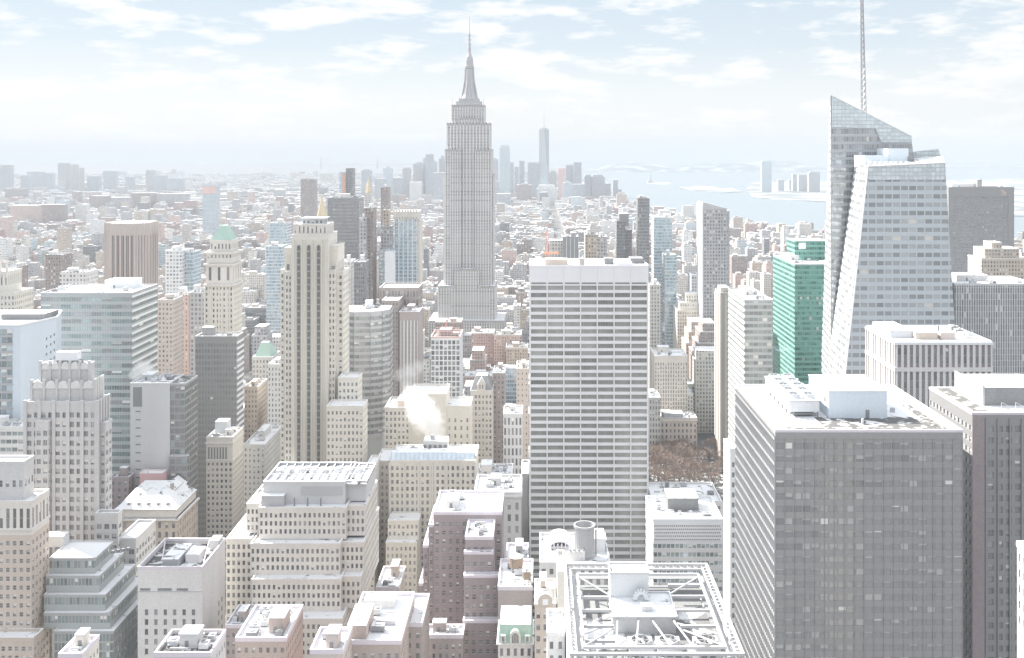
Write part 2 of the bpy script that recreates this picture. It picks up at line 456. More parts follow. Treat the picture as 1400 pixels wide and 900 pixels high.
def holed_wall(m, panes, p0, u, n, W, z0, z1, st, mat):
    """a wall with real window openings: piers, spandrels and reveals; panes are collected in `panes`"""
    ux, uy = u; nx, ny = n
    mu = st.get('mu', 0.0); mt = st.get('mt', 0.8); pu = st['pu']; pv = st['pv']; fw = st['fw']; fh = st['fh']; rec = st.get('rec', 0.35)
    zt = z1 - mt
    rows = int((zt - z0) / pv); cols = max(1, int(round((W - 2 * mu) / pu)))
    pu = (W - 2 * mu) / cols
    lim = st.get('maxrows')
    if lim: rows = min(rows, lim)
    def P(a, z, d=0.0): return (p0[0] + ux*a - nx*d, p0[1] + uy*a - ny*d, z)
    if rows < 1:
        m.quad([P(0, z0), P(W, z0), P(W, z1), P(0, z1)], mat); return
    ww, hh = pu * fw, pv * fh
    sill = st.get('sillmat'); pier = st.get('pier', mat)
    prev = z1
    for r in range(rows):
        za = zt - r * pv - (pv - hh) * st.get('headfrac', 0.4); zb = za - hh
        m.quad([P(0, za), P(W, za), P(W, prev), P(0, prev)], mat if r == 0 else st.get('spandrel', mat))
        a = 0.0
        for c in range(cols):
            a0 = mu + c * pu + (pu - ww) / 2; a1 = a0 + ww
            m.quad([P(a, zb), P(a0, zb), P(a0, za), P(a, za)], pier)
            m.quad([P(a0, zb), P(a0, zb, rec), P(a0, za, rec), P(a0, za)], pier)
            m.quad([P(a1, zb, rec), P(a1, zb), P(a1, za), P(a1, za, rec)], pier)
            m.quad([P(a0, zb), P(a1, zb), P(a1, zb, rec), P(a0, zb, rec)], 'snow' if (sill and rnd.random() < 0.8) else pier)
            m.quad([P(a0, za, rec), P(a1, za, rec), P(a1, za), P(a0, za)], pier)
            c0 = P((a0 + a1) / 2, (za + zb) / 2, rec)
            if rnd.random() > st.get('skip', 0): panes.append((c0[0], c0[1], c0[2], ux, uy, nx, ny, ww, hh))
            else: m.quad([P(a0, zb, rec), P(a1, zb, rec), P(a1, za, rec), P(a0, za, rec)], pier)
            a = a1
        m.quad([P(a, zb), P(W, zb), P(W, za), P(a, za)], pier)
        prev = zb
    m.quad([P(0, z0), P(W, z0), P(W, prev), P(0, prev)], mat)

# ------------------------------------------------------------ buildings
FOOT = []        # footprints taken: (x0, x1, y0, y1, ztop)
LANDMARK = []    # (pixel x, pixel y, depth, plain name) used to describe the small blocks around
def water_tank(parent, x, y, z, r=2.0, h=3.6):
    m = Mesh()
    for a in range(4):
        t = math.pi / 4 + a * math.pi / 2
        m.tube((x + r*.75*math.cos(t), y + r*.75*math.sin(t), z), (x + r*.75*math.cos(t), y + r*.75*math.sin(t), z + 2.2), 0.14, 'dark_machinery')
    m.box(x - r*.8, x + r*.8, y - r*.8, y + r*.8, z + 2.0, z + 2.2, 'dark_machinery')
    m.lathe(x, y, [(r, z + 2.2), (r * 1.02, z + 2.2 + h * .5), (r, z + 2.2 + h)], 'timber', 14)
    t = put('water_tank', m, parent)
    c = Mesh(); c.lathe(x, y, [(r * 1.08, z + 2.2 + h), (r * .55, z + 3.0 + h), (0.05, z + 3.6 + h)], 'snow', 14)
    put('tank_roof', c, t)

def clutter(parent, x0, x1, y0, y1, z, seed, n=4, tank=0, wall='pale_stone', big=True):
    """stair bulkhead, duct runs, fans and tanks on a flat roof"""
    q = random.Random(seed); w, d = x1 - x0, y1 - y0
    if w < 6 or d < 6: return
    spots = []
    def spot(a, b):
        for _ in range(14):
            x = q.uniform(x0 + 1.6, max(x0 + 1.7, x1 - 1.6 - a)); y = q.uniform(y0 + 1.6, max(y0 + 1.7, y1 - 1.6 - b))
            if all(x > s[1] + .5 or x + a < s[0] - .5 or y > s[3] + .5 or y + b < s[2] - .5 for s in spots) and x + a < x1 - 1 and y + b < y1 - 1:
                spots.append((x, x + a, y, y + b)); return x, y
        return None
    if big:
        a, b = w * q.uniform(.22, .38), d * q.uniform(.25, .4); s = spot(a, b)
        if s:
            m = Mesh(); h = q.uniform(3, 5.5); m.box(s[0], s[0] + a, s[1], s[1] + b, z, z + h, wall)
            b_ = put('bulkhead', m, parent)
            c = Mesh(); c.box(s[0] - .2, s[0] + a + .2, s[1] - .2, s[1] + b + .2, z + h, z + h + .35, 'snow'); put('snow_cap', c, b_)
            dd = Mesh(); dd.box(s[0] + a*.3, s[0] + a*.3 + 1.1, s[1] - .06, s[1] - .003, z + .1, z + 2.2, 'dark_machinery'); put('door', dd, b_)
    for k in range(n):
        a, b = q.uniform(1.6, 4.2), q.uniform(1.6, 3.4); s = spot(a, b)
        if not s: continue
        m = Mesh(); h = q.uniform(1.2, 2.4)
        m.box(s[0], s[0] + a, s[1], s[1] + b, z + .3, z + h, q.choice(('pale_machinery', 'steel', 'pale_machinery', 'dark_machinery')), 'snow' if q.random() < .55 else None)
        for fx in (s[0] + .1, s[0] + a - .3): m.box(fx, fx + .2, s[1], s[1] + b, z, z + .3, 'dark_machinery')
        m.lathe(s[0] + a/2, s[1] + b/2, [(min(a, b) * .36, z + h), (min(a, b) * .36, z + h + .35)], 'steel', 12, 'dark_machinery')
        put('roof_unit', m, parent)
    for k in range(max(1, n // 2)):
        a = q.uniform(3, max(3.5, w * .45)); s = spot(a, .7)
        if not s: continue
        m = Mesh(); m.box(s[0], s[0] + a, s[1], s[1] + .6, z + .35, z + .9, 'steel', 'snow')
        for j in range(int(a // 2) + 1): m.box(s[0] + j*2, s[0] + j*2 + .15, s[1] + .1, s[1] + .5, z, z + .35, 'dark_machinery')
        put('duct', m, parent)
    for k in range(max(1, n // 3)):
        x, y = q.uniform(x0 + 1.5, x1 - 1.5), q.uniform(y0 + 1.5, y1 - 1.5); m = Mesh(); h = q.uniform(.9, 2.2)
        m.tube((x, y, z), (x, y, z + h), .16, 'dark_machinery', 6); m.lathe(x, y, [(.34, z + h), (.05, z + h + .3)], 'pale_machinery', 8)
        put('vent_pipe', m, parent)
    for k in range(tank):
        s = spot(4.2, 4.2)
        if s: water_tank(parent, s[0] + 2.1, s[1] + 2.1, z, q.uniform(1.6, 2.1), q.uniform(3, 4))

class Building:
    def __init__(s, name, label, cat, x, y, group=None):
        s.root = thing(name, label, cat, (x, y, 0), group)
        s.w = Mesh(); s.panes = []; s.style = {}; s.name = name
        s.n = 0
    def mass(s, x0, x1, y0, y1, z0, z1, mat, st=None, roof='snow', parapet=1.1, cop=None, sides='auto', st2=None, zvis=True):
        """one block of the building with openings on the faces that can be seen"""
        s.n += 1
        if x1 < x0: x0, x1 = x1, x0
        zc = z0
        if zvis: zc = max(z0, min(z1 - 3, PZ(930, y0)))
        w = s.w
        if st: s.style = st
        faces = {'f': ((x0, y0), (1, 0), (0, -1), x1 - x0), 'r': ((x1, y0), (0, 1), (1, 0), y1 - y0),
                 'b': ((x1, y1), (-1, 0), (0, 1), x1 - x0), 'l': ((x0, y1), (0, -1), (-1, 0), y1 - y0)}
        if sides == 'auto':
            sides = 'f' + ('r' if x1 < 25 else '') + ('l' if x0 > -25 else '')
        for k, (p0, u, n, W) in faces.items():
            sty = st if k == 'f' else (st2 or st)
            if sty and k in sides:
                holed_wall(w, s.panes, p0, u, n, W, zc, z1, sty, mat)
                if zc > z0:
                    w.quad([(p0[0], p0[1], z0), (p0[0] + u[0]*W, p0[1] + u[1]*W, z0), (p0[0] + u[0]*W, p0[1] + u[1]*W, zc), (p0[0], p0[1], zc)], mat)
            else:
                w.quad([(p0[0], p0[1], z0), (p0[0] + u[0]*W, p0[1] + u[1]*W, z0), (p0[0] + u[0]*W, p0[1] + u[1]*W, z1), (p0[0], p0[1], z1)], mat)
        if roof:
            r = Mesh(); r.quad([(x0, y0, z1 - .02), (x1, y0, z1 - .02), (x1, y1, z1 - .02), (x0, y1, z1 - .02)], roof)
            put('roof', r, s.root)
        if parapet:
            t = 0.45; p = Mesh(); c = cop or mat
            z2 = z1 + parapet; e = 0.12
            p.box(x0 - e, x1 + e, y0 - e, y0 + t, z1 - .3, z2, c, 'snow')
            p.box(x0 - e, x1 + e, y1 - t, y1 + e, z1 - .3, z2, c, 'snow')
            p.box(x0 - e, x0 + t, y0 + t, y1 - t, z1 - .3, z2, c, 'snow')
            p.box(x1 - t, x1 + e, y0 + t, y1 - t, z1 - .3, z2, c, 'snow')
            put('parapet', p, s.root)
        FOOT.append((x0, x1, y0, y1, z1))
    def cornice(s, x0, x1, y0, y1, z, h=0.7, out=0.6, mat='limestone', name='cornice'):
        m = Mesh(); m.box(x0 - out, x1 + out, y0 - out, y0 - .004, z, z + h, mat, 'snow')
        m.box(x0 - out, x0 - .004, y0, y1, z, z + h, mat, 'snow'); m.box(x1 + .004, x1 + out, y0, y1, z, z + h, mat, 'snow')
        put(name, m, s.root)
    def ribs(s, a0, a1, y, z0, z1, n, frac, proud, mat, side=None):
        """vertical piers standing proud of a face, part of the wall"""
        m = s.w; p = (a1 - a0) / n
        for k in range(n + 1):
            c = a0 + k * p; h = p * frac / 2
            a, b = max(a0, c - h), min(a1, c + h)
            if side is None: m.box(a, b, y - proud, y + .05, z0, z1, mat)
            elif side < 0: m.box(y - proud, y + .05, a, b, z0, z1, mat)
            else: m.box(y - .05, y + proud, a, b, z0, z1, mat)
    def box(s, name, x0, x1, y0, y1, z0, z1, mat, top=None, parent=None):
        m = Mesh(); m.box(x0, x1, y0, y1, z0, z1, mat, top); return put(name, m, parent or s.root)
    def part(s, name, m, parent=None, smooth=False): return put(name, m, parent or s.root, smooth)
    def done(s, mark=None):
        put('wall', s.w, s.root)
        windows(s.root, s.panes, s.style)
        if mark: LANDMARK.append(mark)
        return s.root

def W_(pu, pv, fw, fh, **k):
    d = dict(pu=pu, pv=pv, fw=fw, fh=fh); d.update(k); return d

def tower(name, label, cat, x0, x1, yt, D, dep, mat, st=None, roof='snow', cop=None, z0=0, par=1.1, seed=0, n=4, tank=0, mark=None, st2=None, fin=True, big=True):
    """a simple block measured on the photograph: front face x0..x1, roof line yt, at D metres, dep metres deep"""
    a, b, z = PX(x0, D), PX(x1, D), PZ(yt, D)
    B = Building(name, label, cat, (a + b) / 2, D + dep / 2)
    B.mass(a, b, D, D + dep, z0, z, mat, st, roof, par, cop, st2=st2)
    if n or tank: clutter(B.root, a, b, D, D + dep, z, seed or int(x0 * 7 + yt), n, tank, wall=mat if not mat.startswith('fac') else 'pale_stone', big=big)
    if mark: LANDMARK.append(((x0 + x1) / 2, yt, D, mark))
    if fin: B.done()
    return B, a, b, D, D + dep, z

# ============================================================ THE SETTING
def sheet(name, pts, z, mat, depth=0, kind='structure'):
    m = Mesh()
    if depth: m.prism(pts, z - depth, z, mat)
    else: m.quad([(x, y, z) for x, y in pts], mat)
    o = put(name, m); return tag(o, kind=kind)
def gp(x, y):        # point of the street level under a pixel
    D = EYE * F / (y - CY); return ((x - CX) / F * D, D)
HORIZON = 33500
m_w, n_, l_, p_ = _mat('bay_water')
p_.inputs['Base Color'].default_value = (0.19, 0.225, 0.255, 1); p_.inputs['Roughness'].default_value = 0.6; p_.inputs['Specular IOR Level'].default_value = 0.12
_g = n_.new('ShaderNodeNewGeometry'); _t = n_.new('ShaderNodeTexNoise'); _t.inputs['Scale'].default_value = 0.02; _t.inputs['Detail'].default_value = 6
l_.new(_g.outputs['Position'], _t.inputs['Vector']); _b = n_.new('ShaderNodeBump'); _b.inputs['Strength'].default_value = 0.5; _b.inputs['Distance'].default_value = 4
l_.new(_t.outputs['Fac'], _b.inputs['Height']); l_.new(_b.outputs['Normal'], p_.inputs['Normal'])
m_i, n_, l_, p_ = _mat('bay_shore')
p_.inputs['Base Color'].default_value = (0.33, 0.35, 0.36, 1); p_.inputs['Roughness'].default_value = 0.9
_g = n_.new('ShaderNodeNewGeometry'); _t = n_.new('ShaderNodeTexNoise'); _t.inputs['Scale'].default_value = 0.0035; _t.inputs['Detail'].default_value = 7
l_.new(_g.outputs['Position'], _t.inputs['Vector']); _r = n_.new('ShaderNodeValToRGB')
_r.color_ramp.elements[0].position = .45; _r.color_ramp.elements[0].color = (.16, .18, .19, 1); _r.color_ramp.elements[1].position = .58; _r.color_ramp.elements[1].color = (.44, .46, .49, 1)
l_.new(_t.outputs['Fac'], _r.inputs['Fac']); l_.new(_r.outputs['Color'], p_.inputs['Base Color'])

sheet('water', [(-32000, -600), (32000, -600), (32000, HORIZON), (-32000, HORIZON)], -4.0, 'bay_water')
# the island and the land to the left of it: one sheet, its edge the harbour shore
shore = [(1500, 352), (1395, 340), (1290, 330), (1130, 318), (1040, 312), (960, 302), (925, 296), (880, 284), (852, 274), (838, 262), (815, 252), (790, 240), (760, 233)]
land = [(-31000, -500), (6000, -500), (6000, 900)] + [gp(x, y) for x, y in shore] + [(600, 17000), (-1800, 26000), (-9000, HORIZON - 80), (-31000, HORIZON - 80)]
sheet('ground', land, 0, 'city_ground', 4.5)
far_shore = [gp(x, y) for x, y in [(1030, 270), (1060, 272), (1130, 276), (1200, 283), (1400, 296), (1500, 302)]]
sheet('ground', [far_shore[0]] + far_shore[1:] + [(9000, 5200), (15000, 9000), (14000, 14000), gp(1030, 249), gp(1020, 258)], 0, 'bay_shore', 4.5)
sheet('ground', [gp(882, 251), gp(917, 252.5), gp(917, 249.6), gp(884, 248.8)], 0, 'bay_shore', 4.5)
sheet('ground', [gp(925, 257), gp(985, 263.5), gp(1016, 262), (gp(1000, 257)), gp(950, 254)], 0, 'bay_shore', 4.5)
def ridge(x0, x1, D, h, seed, ybase=0):
    q = random.Random(seed); m = Mesh(); n = 60; A, B = PX(x0, D), PX(x1, D); rows = []
    ph = [q.uniform(0, 6) for _ in range(4)]
    for j, (dy, f) in enumerate(((-900, 0), (-500, .55), (0, 1), (900, .5), (2000, 0))):
        row = []
        for i in range(n + 1):
            t = i / n; e = min(1, t * 7, (1 - t) * 7)
            hh = (0.72 + .16 * math.sin(t * 9 + ph[0]) + .1 * math.sin(t * 23 + ph[1]) + .05 * math.sin(t * 61 + ph[2])) * h * e * f
            row.append((A + (B - A) * t, D + dy, max(0, hh) - .5))
        rows.append(row)
    for j in range(4):
        for i in range(n): m.quad([rows[j][i], rows[j][i+1], rows[j+1][i+1], rows[j+1][i]], 'hill_wood')
    return tag(put('hills', m, smooth=True), kind='structure')
m_h, n_, l_, p_ = _mat('hill_wood'); p_.inputs['Base Color'].default_value = (.2, .22, .24, 1); p_.inputs['Roughness'].default_value = .95
_g = n_.new('ShaderNodeNewGeometry'); _t = n_.new('ShaderNodeTexNoise'); _t.inputs['Scale'].default_value = 0.004; _t.inputs['Detail'].default_value = 8
l_.new(_g.outputs['Position'], _t.inputs['Vector']); _r = n_.new('ShaderNodeValToRGB')
_r.color_ramp.elements[0].position = .48; _r.color_ramp.elements[0].color = (.12, .14, .16, 1); _r.color_ramp.elements[1].position = .62; _r.color_ramp.elements[1].color = (.36, .38, .42, 1)
l_.new(_t.outputs['Fac'], _r.inputs['Fac']); l_.new(_r.outputs['Color'], p_.inputs['Base Color'])
ridge(795, 1150, 15500, 165, 3)
ridge(1080, 1480, 19000, 120, 5)
ridge(-120, 520, 27500, 95, 9)

# ============================================================ NEAR TOWERS
# dark glass office slab on the right
ST_DARK = W_(2.62, 3.72, .88, .50, rec=.12, mt=2.6, glass='pane_bronze', mid='pane_bronze', blinds=.34, bar=0, skip=0, dim=.93, drop=(.14, .2, .2, .3, .6, .95))  # short drops: ceilings' light at window heads, put in as pale blind strips
ST_DARK_L = W_(3.0, 3.72, .62, .46, rec=.3, mt=2.6, pier='mullion_grey', spandrel='steel')
z = PZ(590, 300); xa, xb = PX(1060, 300), PX(1316, 300)
B = Building('office_tower', 'huge dark bronze glass slab with white rooftop penthouse and a row of cooling fans', 'office tower', (xa + xb) / 2, 337)
B.mass(xa, xb, 300, 359, 0, z, 'bronze_metal', ST_DARK, 'snow', 0.5, 'lilac_coping', sides='fl', st2=ST_DARK_L)
B.w.box(xa + .01, xb - .01, 299.82, 300.0, z - 2.2, z - .35, 'bronze_metal')
for k in range(20):     # slim mullions proud of the glass
    x = xa + (xb - xa) * k / 19; B.w.box(x - .07, x + .07, 299.86, 300.02, 60, z - 2.3, 'bronze_metal')
for k in range(34):     # sunlit fins and sills of the side wall
    y = 300 + 59 * k / 33; B.w.box(xa - .38, xa - .01, y - .07, y + .07, 50, z - 1.2, 'steel')
for k in range(33):
    zz = z - 2.9 - k * 3.72; B.w.box(xa - .30, xa - .012, 300.1, 358.9, zz + .2, zz + 1.0, 'steel')
ph = B.box('penthouse', 90.2, 108.3, 315, 338, z, PZ(535, 315), 'blue_white_panel', 'snow_patchy')
B.box('door', 101.6, 102.8, 314.93, 314.995, z + .05, z + 2.6, 'dark_machinery', parent=ph)
B.box('coping', 89.95, 108.55, 314.75, 338.25, PZ(535, 315) + .003, PZ(535, 315) + .18, 'white_panel', 'snow', parent=ph)
B.box('vent', 90.11, 90.19, 318, 320.5, z + 4.2, z + 5.6, 'dark_machinery', parent=ph)
ct = Mesh(); ct.box(78.4, 87.6, 316, 350, z + 1.7, z + 5.1, 'pale_machinery'); ct.box(78.0, 88.0, 315.7, 350.3, z + 5.1, z + 5.35, 'steel', 'snow_patchy')
for k in range(7):
    for x in (78.6, 87.0): ct.box(x, x + .35, 316.2 + k * 5.5, 316.6 + k * 5.5, z, z + 1.7, 'dark_machinery')
ct.box(80, 86, 317, 349, z + .5, z + 1.2, 'dark_machinery')
cto = B.part('cooling_tower', ct)
for i in range(5):
    for x in (80.6, 85.2):
        f = Mesh(); y = 319.4 + i * 6.7
        f.lathe(x, y, [(2.1, z + 5.35), (1.85, z + 6.2), (1.85, z + 6.75), (1.7, z + 6.75), (1.7, z + 6.2)], 'pale_machinery', 18, 'black_metal')
        f.box(x - 1.7, x + 1.7, y - .12, y + .12, z + 6.3, z + 6.45, 'steel'); f.box(x - .12, x + .12, y - 1.7, y + 1.7, z + 6.3, z + 6.45, 'steel')
        B.part('fan', f, cto)
rl = Mesh()
for k in range(10):
    y = 306 + k * 5.2; rl.tube((74.6, y, z), (74.6, y, z + 1.5), .09, 'black_metal', 4)
    if k < 9:
        for h in (.75, 1.45): rl.tube((74.6, y, z + h), (74.6, y + 5.2, z + h), .06, 'black_metal', 4)
B.part('railing', rl)
sl = Mesh(); sl.quad([(86, 303, z + .003), (121, 303, z + .003), (121, 316.5, z + .003), (86, 316.5, z + .003)], 'snow_thin'); B.part('roof_walkway', sl)
B.box('gravel_strip', 73.5, 122, 302.0, 304.2, z + .004, z + .12, 'timber', 'snow_grit'); B.box('gravel_strip', 118.5, 121.5, 306, 332, z + .004, z + .12, 'timber', 'snow_grit'); B.box('vent', 112, 113.2, 322, 323.2, z, z + 1.3, 'steel')
B.box('hatch', 98.2, 98.8, 308, 308.5, z, z + 1.6, 'pale_machinery', 'snow')
B.box('window_cleaning_rail', 73.6, 74.0, 303, 356, z + .01, z + .3, 'steel', 'snow')
B.done((1180, 600, 300, 'the bronze slab'))

# dark tower at the right edge
z = PZ(566, 330)
B = Building('office_tower', 'near black office tower with black roof house, right of the huge dark bronze slab', 'office tower', 165, 348)
B.mass(141, 200, 330, 366, 0, z, 'black_metal', W_(2.9, 3.75, .62, .52, rec=.3, mt=3.2, glass='pane_bronze', blinds=.16, mu=4.6), 'snow', .5, 'lilac_coping', sides='fl', st2=W_(3.0, 3.75, .45, .45, rec=.3, mt=3.2, pier='steel'))
B.w.box(141.02, 145.0, 329.7, 330.0, 30, z - .3, 'dark_brick')
for k in range(14): B.w.box(145.2 + k * 3.9, 145.7 + k * 3.9, 329.55, 330.02, 40, z - 1.5, 'black_metal')
ph = B.box('penthouse', 150, 199, 341, 362, z, PZ(530, 341), 'dark_machinery', 'snow_patchy')
B.box('screen', 149.2, 149.8, 340.6, 376 - 12, z + .2, PZ(527, 341), 'steel', parent=ph)
for k in range(5):
    m = Mesh(); x = 152 + k * 4.6
    m.tube((x, 333, z), (x, 333, z + 3.0), .12, 'white_steel'); m.tube((x, 333, z + 3.0), (x + 2.6, 331.2, z + 1.6), .10, 'white_steel'); m.tube((x, 333, z), (x + 2.6, 331.2, z + 1.6), .1, 'white_steel')
    B.part('davit', m)
rb = Mesh(); rb.box(143, 147.6, 334, 364, z + .02, z + .35, 'timber', 'snow_thin'); B.part('roof_walkway', rb)
B.done((1370, 600, 330, 'the black tower'))

# pale stone sliver at the right edge
tower('stone_tower', 'pale limestone tower corner standing low in front of the near black office tower', 'tower', 1453, 1500, 797, 210, 20, 'warm_limestone', W_(2.2, 3.5, .42, .55, rec=.3), n=1)

# white narrow tower left of the slab
B, a, b, c, d, z = tower('office_tower', 'narrow white tower squeezed against the left side of the dark bronze slab', 'office tower', 998, 1008, 617, 384, 13, 'white_panel', None, 'snow', fin=False, n=0)
for k in range(30): B.w.box(a + .8, a + 1.7, 383.9, 384.0, z - 6 - k * 3.8, z - 4.2 - k * 3.8, 'dark_machinery')
for k in range(6): B.w.box(b - .5 + .02, b - .02, 383.88, 383.99, z - 3 - k * 17, z + 12 - 3 - (k + 1) * 17, 'steel')
B.done()

# ---------------- roof yard with the white steel frame
zt, zd = 152.0, 146.0
B = Building('office_tower', 'office roof with white steel truss frame, snow covered machine yard and three big fans', 'office tower', 27, 255)
B.mass(7.5, 46.5, 230, 280, 0, zd, 'white_panel', W_(2.4, 3.9, .6, .55, glass='pane_mid', mt=4), None, 0)
dk = Mesh(); dk.quad([(7.5, 230, zd), (46.5, 230, zd), (46.5, 280, zd), (7.5, 280, zd)], 'snow_yard'); B.part('roof', dk)
for (x0, x1, y0, y1, mt_) in ((8.2, 45.8, 273.2, 279.6, 'dark_machinery'), (43.7, 45.9, 231, 273, 'mullion_grey'), (8.2, 10.2, 231, 273, 'steel'), (10.8, 18.4, 263, 272.8, 'dark_machinery'), (34.8, 43.2, 265.5, 272.8, 'dark_machinery'), (10.8, 43.2, 230.6, 232.8, 'mullion_grey'), (21.5, 24, 247.4, 251.6, 'mullion_grey'), (35.5, 43, 241, 246, 'mullion_grey')):
    B.box('deck_plate', x0, x1, y0, y1, zd + .01, zd + .3, mt_, mt_)
fr = Mesh()
def frame_ring(m, x0, x1, y0, y1, z, h, t, mat, top='snow_patchy'):
    m.box(x0, x1, y0, y0 + t, z, z + h, mat, top); m.box(x0, x1, y1 - t, y1, z, z + h, mat, top)
    m.box(x0, x0 + t, y0 + t + .003, y1 - t - .003, z, z + h, mat, top); m.box(x1 - t, x1, y0 + t + .003, y1 - t - .003, z, z + h, mat, top)
frame_ring(fr, 7.2, 46.8, 229.6, 280.4, zt - .5, .6, .7, 'white_steel', 'white_steel')
frame_ring(fr, 8.6, 45.4, 231.2, 278.8, zt - 1.2, .5, .5, 'steel')
frame_ring(fr, 10.4, 43.4, 233, 274, zt - .6, .55, .55, 'white_steel')
for i in range(26):      # saw-tooth of braces round the rim
    t = i / 26
    y = 230.2 + 49.6 * t
    for xo, xi in ((7.4, 8.9), (46.6, 45.1)):
        fr.tube((xo, y, zt), (xi, y + .95, zt - .8), .13, 'white_steel', 4); fr.tube((xi, y + .95, zt - .8), (xo, y + 1.9, zt), .13, 'white_steel', 4)
for i in range(20):
    x = 7.6 + 38.8 * i / 20
    for yo, yi in ((229.8, 231.4), (280.2, 278.6)):
        fr.tube((x, yo, zt), (x + .95, yi, zt - .8), .13, 'white_steel', 4); fr.tube((x + .95, yi, zt - .8), (x + 1.9, yo, zt), .13, 'white_steel', 4)
    fr.tube((x, 229.7, zt - .4), (x + .97, 229.7, zt - 3.6), .16, 'white_steel', 4); fr.tube((x + .97, 229.7, zt - 3.6), (x + 1.94, 229.7, zt - .4), .16, 'white_steel', 4)
for x in (8, 20.6, 33.4, 46):
    for y in (230.4, 246, 263, 279.6): 
        if x in (8, 46) or y in (230.4, 279.6): fr.box(x - .22, x + .22, y - .22, y + .22, zd, zt - .5, 'white_steel')
B.part('roof_frame', fr)
for y, (xl, xr) in ((238.5, (10.6, 18.4)), (246, (10.6, 18.4)), (254.5, (10.6, 18.4)), (262, (10.6, 18.4)), (246, (34.6, 43.2)), (254.5, (34.6, 43.2)), (262.5, (34.6, 43.2)), (269.5, (34.6, 43.2))):
    m = Mesh(); m.box(xl, xr, y, y + .5, zt - 1.9, zt - 1.2, 'steel', 'snow'); B.part('beam', m)
for p, q in (((10.8, 234, zt - .4), (18.6, 247, zd + 3.6)), ((43.2, 234, zt - .4), (34.4, 247, zd + 3.6)), ((10.8, 272.5, zt - .4), (18.5, 266, zd + 3.6)), ((43.2, 272.5, zt - .4), (34.4, 266, zd + 3.6)),
             ((10.8, 241, zt - 1), (18.6, 251, zd + 3.0)), ((43.2, 241, zt - 1), (34.4, 251, zd + 3)), ((22.6, 233.2, zt - .5), (25.0, 251.6, zd + 3.4)), ((31, 233.2, zt - .5), (28.4, 251.6, zd + 3.4)), ((18, 233.2, zt - .5), (19.8, 251.6, zd + 3.4)), ((36, 233.2, zt - .5), (33.6, 251.6, zd + 3.4))):
    m = Mesh(); m.tube(p, q, .24, 'white_steel', 6); B.part('brace', m)
b1 = B.box('plant_room', 18.7, 34.3, 252, 262, zd, zd + 4.0, 'steel', 'snow')
m = Mesh(); frame_ring(m, 18.4, 34.6, 251.7, 266.2, zd + 4.0, .45, .4, 'white_steel', 'snow'); B.part('coping', m, b1)
B.box('plant_deck', 18.7, 34.3, 262.004, 266, zd, zd + 4.0, 'steel', 'snow')
b2 = B.box('lift_house', 18.8, 28.8, 263.5, 270, zd + 4.01, zd + 10, 'pale_machinery', 'snow_patchy')
m = Mesh(); frame_ring(m, 18.6, 29.0, 263.3, 270.2, zd + 10, .5, .35, 'white_steel', 'snow'); B.part('coping', m, b2)
m = Mesh(); m.box(26.0, 28.9, 255.2, 257.4, zd + 4.02, zd + 5.3, 'steel', 'pale_machinery'); B.part('air_handler', m)
m = Mesh()
for k in range(9):
    a0, a1 = math.pi * k / 9, math.pi * (k + 1) / 9
    m.tube((26.6 + 1.5 * math.cos(a0), 261.5, zd + 4.4 + 1.9 * math.sin(a0)), (26.6 + 1.5 * math.cos(a1), 261.5, zd + 4.4 + 1.9 * math.sin(a1)), .75, 'pale_machinery', 8)
B.part('duct', m)
for x in (24.7, 31.4, 40.5):
    m = Mesh(); m.box(x - 2.9, x + 2.9, 240.9, 247.1, zd + .05, zd + 1.7, 'pale_machinery', 'white_steel')
    c = B.part('cooling_unit', m)
    f = Mesh(); f.lathe(x, 244, [(2.5, zd + 1.7), (2.35, zd + 2.5), (2.2, zd + 2.5), (2.2, zd + 1.9)], 'white_steel', 24, 'dark_machinery')
    for k in range(6):
        a = k * math.pi / 3; f.tube((x, 244, zd + 2.25), (x + 2.1 * math.cos(a), 244 + 2.1 * math.sin(a), zd + 2.25), .22, 'steel', 4)
    f.lathe(x, 244, [(.55, zd + 1.95), (.5, zd + 2.45)], 'white_steel', 10)
    B.part('fan', f, c)
m = Mesh(); m.box(10.8, 20.5, 233.6, 239.6, zd + .04, zd + 1.0, 'dark_machinery', 'dark_machinery'); B.part('louvre_bank', m)
B.box('catwalk', 8.9, 10.2, 232, 277, zt - 2.2, zt - 2.05, 'mullion_grey', 'steel'); B.box('catwalk', 43.6, 44.9, 232, 277, zt - 2.2, zt - 2.05, 'mullion_grey', 'steel')
B.box('catwalk', 10.6, 43.2, 275, 277.6, zt - 2.2, zt - 2.05, 'dark_machinery', 'mullion_grey')
B.box('catwalk', 10.6, 43.2, 271.8, 273.2, zt - 3.2, zt - 3.05, 'dark_machinery', 'mullion_grey')
B.done((890, 840, 250, 'the steel roof yard'))

# ---------------- building with the round stack and vaulted roof
z = PZ(772, 345)
B = Building('office_building', 'white roofed block with a barrel vault and a tall round metal stack on its roof', 'office building', 14, 356)
xa, xb = PX(738, 345), PX(834, 345)
B.mass(xa, xb, 345, 372, 0, z, 'pale_stone', W_(2.6, 3.6, .5, .55), 'snow', .9)
cx, cy = PX(799, 352), 352; zs = PZ(746, 352); zt2 = PZ(717, 352) - 2.6
m = Mesh(); m.lathe(cx, cy, [(3.6, z), (3.6, z + 1.2), (3.3, z + 1.4), (3.3, zt2 + 1.5), (3.75, zt2 + 1.8), (3.75, zt2 + 2.6), (3.2, zt2 + 2.6), (3.1, zt2 - 1.5)], 'steel', 28, 'snow')
for k in range(28):
    a = 2 * math.pi * k / 28; m.tube((cx + 3.33 * math.cos(a), cy + 3.33 * math.sin(a), z + 1.4), (cx + 3.33 * math.cos(a), cy + 3.33 * math.sin(a), zt2 + 1.5), .07, 'white_steel', 4)
st_ = B.part('stack', m)
m = Mesh()
